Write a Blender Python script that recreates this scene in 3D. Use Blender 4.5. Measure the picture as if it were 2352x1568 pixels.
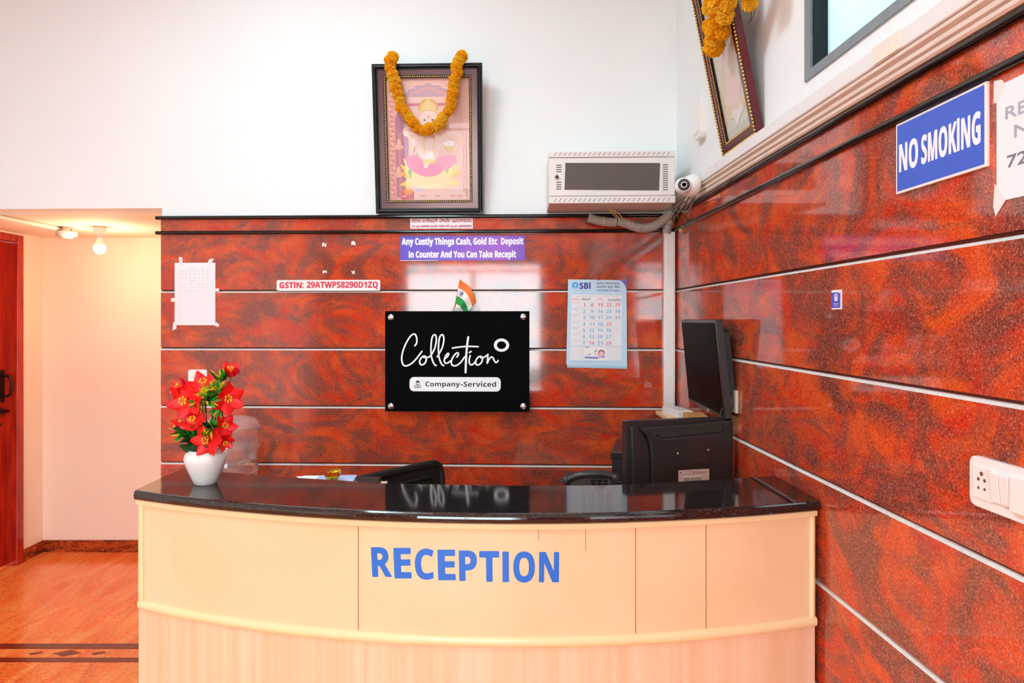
import bpy, bmesh, math, random
from mathutils import Matrix, Vector, noise
from mathutils.geometry import tessellate_polygon
random.seed(7)
S = bpy.context.scene
COL = S.collection
for o in list(bpy.data.objects):
    bpy.data.objects.remove(o)

# ------------------------------------------------------------------ camera, sky, exposure
F, CX, CY, H = 1600.0, 1136.0, 735.0, 1.62        # focal length and vanishing point in photo pixels, eye height
cam = bpy.data.cameras.new('camera')
cam.sensor_fit = 'HORIZONTAL'; cam.sensor_width = 36.0
cam.lens = 36.0 * F / 2352
cam.shift_x = (1176 - CX) / 2352
cam.shift_y = -(784 - CY) / 2352
cam.clip_start = 0.05
camo = bpy.data.objects.new('camera', cam); COL.objects.link(camo)
camo.location = (0, 0, H); camo.rotation_euler = (math.pi / 2, 0, 0)
S.camera = camo

SKY = 15.0
w = bpy.data.worlds.new('sky'); S.world = w; w.use_nodes = True
w.node_tree.nodes['Background'].inputs[0].default_value = (0.80, 0.95, 1.0, 1)
w.node_tree.nodes['Background'].inputs[1].default_value = SKY
S.view_settings.view_transform = 'Standard'
S.view_settings.look = 'None'
S.view_settings.exposure = 0.18
S.view_settings.gamma = 1.0
S.view_settings.use_curve_mapping = False
PANEL = 30.0        # glow of the unseen ceiling panels added for fill
BULB = 7.5        # corridor bulb, watts
S.cycles.max_bounces = 10
S.cycles.diffuse_bounces = 5
S.cycles.glossy_bounces = 5
S.cycles.transparent_max_bounces = 16
S.cycles.caustics_reflective = False
S.cycles.caustics_refractive = False
S.cycles.sample_clamp_indirect = 6.0

# ------------------------------------------------------------------ the room's measures
RX = 0.908                    # right granite face
RW = 0.913                    # right plaster face
DB = 3.478                    # back granite face where it meets the right wall
ANG = math.radians(2.05)      # the back wall is not quite square to the view
LX = -3.163                   # left wall
D2 = 4.876                    # end of the passage
SOF = 2.196                   # passage ceiling
CEIL = 3.75
FY = -3.4                     # front wall
bX = Vector((math.cos(ANG), -math.sin(ANG), 0)); bY = Vector((math.sin(ANG), math.cos(ANG), 0)); bZ = Vector((0, 0, 1))
P0 = Vector((RX, DB, 0))

def ray(px, py): return Vector(((px - CX) / F, 1.0, -(py - CY) / F))
EYE = Vector((0, 0, H))
def W(px, py, y): return EYE + ray(px, py) * y
def onback(px, py, off=0.0):
    r = ray(px, py); t = (P0 - bY * off - EYE).dot(bY) / r.dot(bY)
    return EYE + r * t
def frame(X, Y, p):
    m = Matrix.Identity(4)
    for i in range(3):
        m[i][0] = X[i]; m[i][1] = Y[i]; m[i][2] = (0, 0, 1)[i]; m[i][3] = p[i]
    return m
def FB(px, py, off=0.0): return frame(bX, bY, onback(px, py, off))
def kb(px, py, off=0.0): return (onback(px + 1, py, off) - onback(px, py, off)).length      # metres per photo pixel on the back wall
def FR(y, z, x=RX): return frame(Vector((0, -1, 0)), Vector((1, 0, 0)), Vector((x, y, z)))
def yr(px, x=RX): return x * F / (px - CX)

# ------------------------------------------------------------------ materials
def lin(c):
    return tuple((v / 255 / 12.92) if v / 255 <= 0.04045 else ((v / 255 + 0.055) / 1.055) ** 2.4 for v in c) + (1.0,)
MATS = {}
def P(name, rgb, rough=0.5, metal=0.0, spec=0.5, coat=0.0, emit=0.0, trans=0.0, ior=1.5, var=0.0, vscale=8.0, bump=0.0, bscale=60.0, stretch=None, sheen=0.0):
    if name in MATS: return MATS[name]
    m = bpy.data.materials.new(name); m.use_nodes = True
    n = m.node_tree.nodes; l = m.node_tree.links; b = n['Principled BSDF']
    b.inputs['Base Color'].default_value = lin(rgb)
    b.inputs['Roughness'].default_value = rough
    b.inputs['Metallic'].default_value = metal
    b.inputs['Specular IOR Level'].default_value = spec
    b.inputs['Coat Weight'].default_value = coat
    b.inputs['Coat Roughness'].default_value = 0.06
    b.inputs['Transmission Weight'].default_value = trans
    b.inputs['IOR'].default_value = ior
    if emit:
        b.inputs['Emission Color'].default_value = lin(rgb); b.inputs['Emission Strength'].default_value = emit
    if var or bump:
        tc = n.new('ShaderNodeTexCoord'); mp = n.new('ShaderNodeMapping'); l.new(tc.outputs['Object'], mp.inputs[0])
        if stretch: mp.inputs['Scale'].default_value = stretch
    if var:
        nz = n.new('ShaderNodeTexNoise'); nz.inputs['Scale'].default_value = vscale; nz.inputs['Detail'].default_value = 5
        l.new(mp.outputs[0], nz.inputs['Vector'])
        hs = n.new('ShaderNodeHueSaturation'); hs.inputs['Color'].default_value = lin(rgb)
        mr = n.new('ShaderNodeMapRange'); mr.inputs[1].default_value = 0.25; mr.inputs[2].default_value = 0.75
        mr.inputs[3].default_value = 1 - var; mr.inputs[4].default_value = 1 + var
        l.new(nz.outputs[0], mr.inputs[0]); l.new(mr.outputs[0], hs.inputs['Value']); l.new(hs.outputs[0], b.inputs['Base Color'])
    if bump:
        nb = n.new('ShaderNodeTexNoise'); nb.inputs['Scale'].default_value = bscale; nb.inputs['Detail'].default_value = 3
        l.new(mp.outputs[0], nb.inputs['Vector'])
        bp = n.new('ShaderNodeBump'); bp.inputs['Strength'].default_value = bump; bp.inputs['Distance'].default_value = 0.01
        l.new(nb.outputs[0], bp.inputs['Height']); l.new(bp.outputs[0], b.inputs['Normal'])
    MATS[name] = m
    return m

def ramp(n, stops):
    r = n.new('ShaderNodeValToRGB'); e = r.color_ramp.elements
    while len(e) > 1: e.remove(e[-1])
    e[0].position, e[0].color = stops[0]
    for p, c in stops[1:]:
        x = e.new(p); x.color = c
    return r
def mixc(n, l, fac, a, b, mode='MIX'):
    x = n.new('ShaderNodeMix'); x.data_type = 'RGBA'; x.blend_type = mode
    for k, v in ((0, fac), (6, a), (7, b)):
        if hasattr(v, 'is_linked'): l.new(v, x.inputs[k])
        else: x.inputs[k].default_value = v
    return x.outputs[2]
def nnoise(n, l, vec, scale, detail=3, dist=0.0, rough=0.5):
    z = n.new('ShaderNodeTexNoise'); z.inputs['Scale'].default_value = scale; z.inputs['Detail'].default_value = detail
    z.inputs['Distortion'].default_value = dist; z.inputs['Roughness'].default_value = rough
    l.new(vec, z.inputs['Vector']); return z.outputs[0]

def granite(name, red, orange, brown, dark, light, rough=0.06, big=2.6, grain=95.0, amount=(0.42, 0.60), stretch=(1, 1, 1.5), rot=(0.3, 0.5, 0.2), ior=1.6, coat=0.0):
    m = bpy.data.materials.new(name); m.use_nodes = True
    n = m.node_tree.nodes; l = m.node_tree.links; b = n['Principled BSDF']
    tc = n.new('ShaderNodeTexCoord'); mp = n.new('ShaderNodeMapping')
    mp.inputs['Rotation'].default_value = rot; mp.inputs['Scale'].default_value = stretch
    l.new(tc.outputs['Object'], mp.inputs[0]); v = mp.outputs[0]
    K = lambda x: (x, x, x, 1)
    # swirling bands of brown through red and orange
    hue = ramp(n, [(0.36, lin(red)), (0.62, lin(orange))]); l.new(nnoise(n, l, v, big * 1.7, 4, 1.2), hue.inputs[0])
    band = ramp(n, [(amount[0], K(0)), (amount[1], K(1))]); l.new(nnoise(n, l, v, big, 6, 2.2, 0.62), band.inputs[0])
    c = mixc(n, l, band.outputs[0], hue.outputs[0], lin(brown))
    # mineral grains
    g1 = ramp(n, [(0.44, K(0)), (0.62, K(1))]); l.new(nnoise(n, l, tc.outputs['Object'], grain, 4, 0.6, 0.75), g1.inputs[0])
    mul = n.new('ShaderNodeMath'); mul.operation = 'MULTIPLY_ADD'; l.new(band.outputs[0], mul.inputs[0]); mul.inputs[1].default_value = 0.30; mul.inputs[2].default_value = 0.55
    m2 = n.new('ShaderNodeMath'); m2.operation = 'MULTIPLY'; l.new(g1.outputs[0], m2.inputs[0]); l.new(mul.outputs[0], m2.inputs[1])
    c = mixc(n, l, m2.outputs[0], c, lin(dark))
    g2 = ramp(n, [(0.54, K(0)), (0.72, K(0.75))]); l.new(nnoise(n, l, tc.outputs['Object'], grain * 1.35, 2, 0, 0.6), g2.inputs[0])
    c = mixc(n, l, g2.outputs[0], c, lin(light))
    l.new(c, b.inputs['Base Color'])
    b.inputs['Roughness'].default_value = rough; b.inputs['IOR'].default_value = ior; b.inputs['Coat Weight'].default_value = coat
    MATS[name] = m
    return m

def woodgrain(name, c1, c2, scale=(60, 60, 1.2), rough=0.35, f=1.0):
    m = bpy.data.materials.new(name); m.use_nodes = True
    n = m.node_tree.nodes; l = m.node_tree.links; b = n['Principled BSDF']
    tc = n.new('ShaderNodeTexCoord'); mp = n.new('ShaderNodeMapping'); mp.inputs['Scale'].default_value = scale
    l.new(tc.outputs['Object'], mp.inputs[0])
    r = ramp(n, [(0.35, lin(c1)), (0.68, lin(c2))]); l.new(nnoise(n, l, mp.outputs[0], f, 5, 0.4), r.inputs[0])
    l.new(r.outputs[0], b.inputs['Base Color']); b.inputs['Roughness'].default_value = rough
    MATS[name] = m
    return m

def pane(name, tint, haze=0.0, ior=1.45, rough=0.0):
    """thin clear sheet: see-through with a fresnel reflection"""
    m = bpy.data.materials.new(name); m.use_nodes = True
    n = m.node_tree.nodes; l = m.node_tree.links; n.remove(n['Principled BSDF'])
    t = n.new('ShaderNodeBsdfTransparent'); t.inputs[0].default_value = tint
    g = n.new('ShaderNodeBsdfGlossy'); g.inputs['Roughness'].default_value = rough
    fr = n.new('ShaderNodeFresnel'); fr.inputs[0].default_value = ior
    ge = n.new('ShaderNodeNewGeometry'); inv = n.new('ShaderNodeMath'); inv.operation = 'SUBTRACT'; inv.inputs[0].default_value = 1.0; l.new(ge.outputs['Backfacing'], inv.inputs[1])
    ml = n.new('ShaderNodeMath'); ml.operation = 'MULTIPLY'; l.new(fr.outputs[0], ml.inputs[0]); l.new(inv.outputs[0], ml.inputs[1])    # only the outer face mirrors
    mx = n.new('ShaderNodeMixShader'); l.new(ml.outputs[0], mx.inputs[0]); l.new(t.outputs[0], mx.inputs[1]); l.new(g.outputs[0], mx.inputs[2])
    out = mx.outputs[0]
    if haze:
        d = n.new('ShaderNodeBsdfDiffuse'); d.inputs[0].default_value = (0.86, 0.87, 0.86, 1); tl = n.new('ShaderNodeBsdfTranslucent'); tl.inputs[0].default_value = (0.86, 0.87, 0.86, 1)
        a = n.new('ShaderNodeMixShader'); a.inputs[0].default_value = 0.4; l.new(d.outputs[0], a.inputs[1]); l.new(tl.outputs[0], a.inputs[2])
        h = n.new('ShaderNodeMixShader'); h.inputs[0].default_value = haze; l.new(out, h.inputs[1]); l.new(a.outputs[0], h.inputs[2]); out = h.outputs[0]
    l.new(out, n['Material Output'].inputs[0])
    MATS[name] = m
    return m

M = {}
M['plaster'] = P('white_plaster', (241, 244, 243), 0.85, var=0.012, vscale=1.6, bump=0.05, bscale=14)
M['passage'] = P('cream_plaster', (247, 226, 206), 0.8, var=0.012, vscale=1.5, bump=0.05, bscale=10)
M['ceil'] = P('ceiling_paint', (240, 240, 238), 0.9)
M['granite'] = granite('red_granite', (216, 46, 16), (232, 88, 28), (144, 72, 58), (76, 32, 32), (228, 138, 104), big=3.2, grain=200, ior=1.6)
M['blackgranite'] = granite('black_granite', (34, 27, 27), (44, 32, 30), (28, 24, 25), (12, 10, 11), (88, 74, 72), rough=0.07, big=6, grain=160, ior=1.65)
M['groovelip'] = P('off_white_lip', (226, 220, 214), 0.6, var=0.10, vscale=70)  # off-white strip sloping along the lower lip of each granite groove
M['recess'] = P('dark_joint', (86, 36, 20), 0.7)
M['trimblack'] = P('polished_black_stone', (16, 13, 14), 0.12, spec=0.6)
M['white_gloss'] = P('white_enamel', (240, 236, 232), 0.35)
M['white_plastic'] = P('white_plastic', (242, 239, 235), 0.3)
M['offwhite'] = P('old_white_plastic', (226, 216, 206), 0.4, var=0.03, vscale=20)
M['paper'] = P('white_paper', (244, 242, 244), 0.8)
M['tape'] = P('masking_tape', (236, 230, 226), 0.7)
M['black_plastic'] = P('black_plastic', (44, 40, 39), 0.34)
M['black_matte'] = P('black_matte', (14, 14, 15), 0.55)
M['screen'] = P('dark_screen', (2, 2, 2), 0.5, spec=0.03)
M['steel'] = P('brushed_steel', (200, 200, 202), 0.25, 1.0)
M['brass'] = P('polished_brass', (226, 178, 62), 0.22, 1.0)
M['gold'] = P('gold_paint', (222, 180, 96), 0.3, 0.7)
M['red_petal'] = P('red_petal', (238, 10, 14), 0.45, var=0.06, vscale=30)
M['pink_petal'] = P('pink_petal', (226, 22, 66), 0.45)
M['yellow'] = P('yellow_stamen', (246, 190, 30), 0.5)
M['leaf'] = P('green_leaf', (38, 164, 42), 0.4, var=0.25, vscale=30)
M['leafdark'] = P('dark_green_leaf', (16, 72, 24), 0.4, var=0.25, vscale=25)
M['leafyellow'] = P('yellow_leaf', (228, 208, 40), 0.45)
M['stem'] = P('green_stem', (60, 96, 36), 0.5)
M['marigold'] = P('marigold_petal', (255, 184, 10), 0.7, var=0.06, vscale=60)
M['marigoldlight'] = P('yellow_marigold_petal', (255, 202, 34), 0.7, var=0.06, vscale=60)
M['thread'] = P('brown_thread', (92, 56, 34), 0.8)
M['ceramic'] = P('white_ceramic', (240, 237, 233), 0.4)
M['wood'] = woodgrain('cream_laminate', (241, 204, 160), (246, 211, 170), (3, 3, 3), 0.38, 1.5)
M['woodlow'] = woodgrain('beech_laminate', (237, 192, 152), (246, 211, 178), (34, 34, 0.7), 0.42, 1.0)
M['woodtrim'] = P('cream_wood_moulding', (250, 222, 172), 0.3, var=0.03, vscale=12)
M['redwood'] = woodgrain('red_painted_wood', (150, 26, 14), (188, 44, 18), (9, 9, 1.2), 0.25, 3.0)
M['maroon'] = P('maroon_polish', (92, 14, 26), 0.2, var=0.1, vscale=30)
M['darkframe'] = P('ebony_frame', (14, 10, 10), 0.3, spec=0.3)
M['floor'] = granite('orange_floor_stone', (248, 112, 34), (255, 156, 80), (228, 98, 38), (210, 92, 42), (255, 186, 128), rough=0.16, big=1.5, grain=60, amount=(0.50, 0.75), stretch=(3.2, 0.8, 1), rot=(0, 0, -0.6), ior=1.5)
M['floorband'] = P('brown_stone_inlay', (122, 42, 18), 0.2, var=0.15, vscale=30)
M['skirting'] = granite('brown_skirting_stone', (176, 66, 26), (200, 86, 38), (98, 36, 18), (56, 20, 12), (196, 96, 56), rough=0.15, big=4, grain=70, stretch=(0.6, 0.6, 3))
M['cabinet'] = P('cream_sheet_metal', (236, 230, 226), 0.35, var=0.02, vscale=12)
M['smoked'] = P('smoked_panel', (98, 88, 85), 0.45, spec=0.2)
M['slot'] = P('slot_black', (18, 14, 13), 0.8)
M['hose'] = P('grey_corrugated_plastic', (176, 168, 160), 0.45)
M['tie'] = P('cable_tie', (226, 190, 120), 0.5)
M['cable'] = P('grey_cable', (120, 108, 98), 0.5)
M['alu'] = P('dark_aluminium', (14, 22, 24), 0.3, 0.4)
M['sill'] = P('grey_stone_surround', (128, 138, 142), 0.45, var=0.12, vscale=30)
M['clear'] = pane('clear_plastic', (0.94, 0.95, 0.95, 1), haze=0.17, ior=1.6, rough=0.04)
M['clearbase'] = pane('scuffed_plastic', (0.94, 0.95, 0.95, 1), haze=0.27, ior=1.55, rough=0.1)
M['glass'] = pane('window_glass', (0.97, 0.98, 0.98, 1), ior=1.45)
M['pictureglass'] = pane('picture_glass', (0.98, 0.98, 0.98, 1), ior=1.28)
M['water'] = P('water', (240, 250, 248), 0.0, trans=1.0, ior=1.33)
M['mesh'] = P('black_mesh_fabric', (18, 17, 17), 0.8, bump=0.6, bscale=500)
M['diffuser'] = P('fill_light_diffuser', (206, 240, 254), 0.5, emit=PANEL)  # face of the added fill panels, tinted cool against red bounce
M['bulb'] = P('lit_bulb', (255, 206, 150), 0.4, emit=45.0)
M['stucco'] = P('white_cement', (233, 231, 228), 0.8, var=0.03, vscale=9, bump=0.1, bscale=25)
M['frost'] = None
def frosted():
    m = bpy.data.materials.new('frosted_glass'); m.use_nodes = True
    n = m.node_tree.nodes; l = m.node_tree.links; n.remove(n['Principled BSDF'])
    t = n.new('ShaderNodeBsdfTranslucent'); t.inputs[0].default_value = lin((222, 232, 232))
    d = n.new('ShaderNodeBsdfDiffuse'); d.inputs[0].default_value = lin((206, 226, 228))
    tc = n.new('ShaderNodeTexCoord'); bp = n.new('ShaderNodeBump'); bp.inputs['Strength'].default_value = 0.5; bp.inputs['Distance'].default_value = 0.003
    l.new(nnoise(n, l, tc.outputs['Object'], 260, 2), bp.inputs['Height']); l.new(bp.outputs[0], d.inputs['Normal']); l.new(bp.outputs[0], t.inputs['Normal'])
    mx = n.new('ShaderNodeMixShader'); mx.inputs[0].default_value = 0.75; l.new(t.outputs[0], mx.inputs[1]); l.new(d.outputs[0], mx.inputs[2])
    l.new(mx.outputs[0], n['Material Output'].inputs[0])
    return m
M['frost'] = frosted()
def petal_cloth(name, rgb):
    m = bpy.data.materials.new(name); m.use_nodes = True
    n = m.node_tree.nodes; l = m.node_tree.links; n.remove(n['Principled BSDF'])
    d = n.new('ShaderNodeBsdfDiffuse'); d.inputs[0].default_value = lin(rgb); t = n.new('ShaderNodeBsdfTranslucent'); t.inputs[0].default_value = lin(rgb)
    x = n.new('ShaderNodeMixShader'); x.inputs[0].default_value = 0.5; l.new(d.outputs[0], x.inputs[1]); l.new(t.outputs[0], x.inputs[2]); l.new(x.outputs[0], n['Material Output'].inputs[0])
    return m
M['marigold'] = petal_cloth('marigold_petal_cloth', (255, 202, 44)); M['marigoldlight'] = petal_cloth('yellow_marigold_petal_cloth', (255, 216, 70))
_ink = {}
def ink(rgb, rough=0.55):
    k = (tuple(rgb), rough)
    if k not in _ink: _ink[k] = P('ink_%d_%d_%d_%d' % (*rgb, int(rough * 100)), rgb, rough)
    return _ink[k]

# ------------------------------------------------------------------ mesh building
class MB:
    def __init__(s): s.v = []; s.f = []; s.m = []; s.mats = []; s.sm = []
    def mi(s, m):
        if m is None: return 0
        if m not in s.mats: s.mats.append(m)
        return s.mats.index(m)
    def add(s, vs, fs, m=None, smooth=False):
        b = len(s.v); i = s.mi(m); s.v += [Vector(v) for v in vs]
        for f in fs: s.f.append([b + k for k in f]); s.m.append(i); s.sm.append(smooth)
        return s
    def box(s, x0, x1, y0, y1, z0, z1, m=None):
        return s.add([(x, y, z) for z in (z0, z1) for y in (y0, y1) for x in (x0, x1)],
                     [(0, 2, 3, 1), (4, 5, 7, 6), (0, 1, 5, 4), (2, 6, 7, 3), (0, 4, 6, 2), (1, 3, 7, 5)], m)
    def slab(s, pts, y0, y1, m=None, smooth=False):
        """polygon in x,z swept from y0 to y1"""
        n = len(pts); vs = [(p[0], y0, p[1]) for p in pts] + [(p[0], y1, p[1]) for p in pts]
        tri = tessellate_polygon([[Vector((p[0], p[1], 0)) for p in pts]])
        fs = [tuple(t) for t in tri] + [tuple(n + k for k in t) for t in tri]
        s.add(vs, fs, m)
        return s.add(vs, [(i, (i + 1) % n, n + (i + 1) % n, n + i) for i in range(n)], m, smooth)
    def plan(s, pts, z0, z1, m=None):
        n = len(pts); vs = [(p[0], p[1], z0) for p in pts] + [(p[0], p[1], z1) for p in pts]
        tri = tessellate_polygon([[Vector((p[0], p[1], 0)) for p in pts]])
        return s.add(vs, [tuple(t) for t in tri] + [tuple(n + k for k in t) for t in tri] + [(i, (i + 1) % n, n + (i + 1) % n, n + i) for i in range(n)], m)
    def sweep(s, path, prof, m=None, smooth=False, up=Vector((0, 0, 1)), closed=False, caps=True):
        """profile (a, b): a sideways (path direction x up), b along up"""
        n = len(path); k = len(prof); vs = []
        for i, p in enumerate(path):
            p = Vector(p)
            if closed: t = Vector(path[(i + 1) % n]) - Vector(path[i - 1])
            else: t = Vector(path[min(i + 1, n - 1)]) - Vector(path[max(i - 1, 0)])
            t.normalize(); sd = t.cross(up).normalized()
            sc = 1.0
            if 0 < i < n - 1 or closed:
                t2 = (Vector(path[(i + 1) % n]) - p).normalized(); c = abs(t.dot(t2)); sc = 1 / max(c, 0.4)
            vs += [p + sd * a * sc + up * b for a, b in prof]
        fs = []
        for i in range(n if closed else n - 1):
            for j in range(k):
                a0, a1 = i * k + j, i * k + (j + 1) % k; b0, b1 = ((i + 1) % n) * k + j, ((i + 1) % n) * k + (j + 1) % k
                fs.append((a0, a1, b1, b0))
        s.add(vs, fs, m, smooth)
        if caps and not closed:
            tri = tessellate_polygon([[Vector((a, b, 0)) for a, b in prof]])
            s.add(vs[:k], [tuple(t) for t in tri], m); s.add(vs[-k:], [tuple(t) for t in tri], m)
        return s
    def tube(s, path, r, seg=10, m=None, caps=True, smooth=True):
        path = [Vector(p) for p in path]; n = len(path); vs = []; ref = None
        for i, p in enumerate(path):
            t = (path[min(i + 1, n - 1)] - path[max(i - 1, 0)]).normalized()
            if ref is None: ref = Vector((0, 0, 1)) if abs(t.z) < 0.9 else Vector((1, 0, 0))
            a = (ref - t * ref.dot(t)).normalized(); ref = a; b = t.cross(a)
            rr = r[i] if isinstance(r, (list, tuple)) else r
            vs += [p + (a * math.cos(q) + b * math.sin(q)) * rr for q in [2 * math.pi * j / seg for j in range(seg)]]
        fs = [(i * seg + j, i * seg + (j + 1) % seg, (i + 1) * seg + (j + 1) % seg, (i + 1) * seg + j) for i in range(n - 1) for j in range(seg)]
        s.add(vs, fs, m, smooth)
        if caps:
            s.add(vs[:seg], [tuple(range(seg))[::-1]], m); s.add(vs[-seg:], [tuple(range(seg))], m)
        return s
    def lathe(s, prof, seg=32, c=(0, 0, 0), m=None, smooth=True, axis='z'):
        c = Vector(c); vs = []
        for r, z in prof:
            for j in range(seg):
                q = 2 * math.pi * j / seg
                d = (r * math.cos(q), r * math.sin(q), z) if axis == 'z' else ((r * math.cos(q), -z, r * math.sin(q)) if axis == 'y' else (-z, r * math.cos(q), r * math.sin(q)))
                vs.append(c + Vector(d))
        k = len(prof)
        fs = [(i * seg + j, i * seg + (j + 1) % seg, (i + 1) * seg + (j + 1) % seg, (i + 1) * seg + j) for i in range(k - 1) for j in range(seg)]
        return s.add(vs, fs, m, smooth)
    def ball(s, c, r, m=None, seg=10, sq=(1, 1, 1)):
        c = Vector(c); vs = []; fs = []
        h = seg // 2
        for i in range(h + 1):
            a = math.pi * i / h
            for j in range(seg):
                q = 2 * math.pi * j / seg
                vs.append(c + Vector((r * sq[0] * math.sin(a) * math.cos(q), r * sq[1] * math.sin(a) * math.sin(q), r * sq[2] * math.cos(a))))
        for i in range(h):
            for j in range(seg):
                fs.append((i * seg + j, i * seg + (j + 1) % seg, (i + 1) * seg + (j + 1) % seg, (i + 1) * seg + j))
        return s.add(vs, fs, m, True)
    def xf(s, mat):
        s.v = [mat @ v for v in s.v]; return s
    def mesh(s, name, m=None, fix=True):
        me = bpy.data.meshes.new(name)
        me.from_pydata([tuple(v) for v in s.v], [], s.f)
        if s.mats:
            for x in s.mats: me.materials.append(x)
        elif m is not None: me.materials.append(m)
        for p, i, sm in zip(me.polygons, s.m, s.sm): p.material_index = i if s.mats else 0; p.use_smooth = sm
        if fix:
            bm = bmesh.new(); bm.from_mesh(me)
            bmesh.ops.remove_doubles(bm, verts=bm.verts, dist=1e-6)
            bmesh.ops.recalc_face_normals(bm, faces=bm.faces); bm.to_mesh(me); bm.free()
        me.update(); return me
    def build(s, name, m=None, parent=None, mat=None, bevel=0.0, segs=2, fix=True):
        o = bpy.data.objects.new(name, s.mesh(name, m, fix)); COL.objects.link(o)
        if parent is not None: o.parent = parent
        if mat is not None: o.matrix_local = mat
        if bevel:
            b = o.modifiers.new('soft edges', 'BEVEL'); b.width = bevel; b.segments = segs; b.limit_method = 'ANGLE'; b.angle_limit = math.radians(35)
        return o

def tag(o, label, cat, group=None):
    o['label'] = label; o['category'] = cat
    if group: o['group'] = group
    return o
def thing(name, label, cat, mat=None, group=None):
    o = bpy.data.objects.new(name, None); COL.objects.link(o); o.empty_display_size = 0.05
    if mat is not None: o.matrix_world = mat
    return tag(o, label, cat, group)
def struct(o):
    o['kind'] = 'structure'; return o
def at(x, y, z, rz=0.0): return Matrix.Translation((x, y, z)) @ Matrix.Rotation(rz, 4, 'Z')
def copy_thing(src, mat, label):
    r = src.copy(); COL.objects.link(r); r.matrix_world = mat; r['label'] = label
    def kids(a, b):
        for ch in list(a.children):
            c = ch.copy(); COL.objects.link(c); c.parent = b; kids(ch, c)
    kids(src, r); return r

def rrect(x0, x1, z0, z1, r, n=6):
    pts = []
    for cx, cz, a in ((x1 - r, z1 - r, 0), (x0 + r, z1 - r, 90), (x0 + r, z0 + r, 180), (x1 - r, z0 + r, 270)):
        for i in range(n + 1):
            q = math.radians(a + 90 * i / n); pts.append((cx + r * math.cos(q), cz + r * math.sin(q)))
    return pts
def smooth_path(pts, n=8):
    pts = [Vector(p) for p in pts]; out = []
    for i in range(len(pts) - 1):
        a, b, c, d = pts[max(i - 1, 0)], pts[i], pts[i + 1], pts[min(i + 2, len(pts) - 1)]
        for k in range(n):
            t = k / n
            out.append(0.5 * ((2 * b) + (c - a) * t + (2 * a - 5 * b + 4 * c - d) * t * t + (3 * b - a - 3 * c + d) * t ** 3))
    return out + [pts[-1]]

def bold(t):
    o = ''
    for ch in t:
        if ch == 'I': o += chr(0x1D5EE + 11)
        elif 'A' <= ch <= 'Z': o += chr(0x1D5D4 + ord(ch) - 65)
        elif 'a' <= ch <= 'z': o += chr(0x1D5EE + ord(ch) - 97)
        elif '0' <= ch <= '9': o += chr(0x1D7EC + ord(ch) - 48)
        else: o += ch
    return o
def sans(t):
    o = ''
    for ch in t:
        if 'A' <= ch <= 'Z': o += chr(0x1D5A0 + ord(ch) - 65)
        elif 'a' <= ch <= 'z': o += chr(0x1D5BA + ord(ch) - 97)
        elif '0' <= ch <= '9': o += chr(0x1D7E2 + ord(ch) - 48)
        else: o += ch
    return o
_txt = {}
def text_geo(body):
    """2-D triangles of a line of type, normalised to x 0..1 and z 0..1 by its own bounds"""
    if body in _txt: return _txt[body]
    c = bpy.data.curves.new('type', 'FONT'); c.body = body; c.resolution_u = 5
    o = bpy.data.objects.new('type', c); COL.objects.link(o)
    dg = bpy.context.evaluated_depsgraph_get(); me = bpy.data.meshes.new_from_object(o.evaluated_get(dg))
    vs = [(v.co.x, v.co.y) for v in me.vertices]; fs = [tuple(p.vertices) for p in me.polygons]
    bpy.data.objects.remove(o); bpy.data.curves.remove(c); bpy.data.meshes.remove(me)
    x0 = min(v[0] for v in vs); x1 = max(v[0] for v in vs); y0 = min(v[1] for v in vs); y1 = max(v[1] for v in vs)
    r = ([((x - x0) / max(x1 - x0, 1e-6), (y - y0) / max(y1 - y0, 1e-6)) for x, y in vs], fs)
    _txt[body] = r; return r

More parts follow.
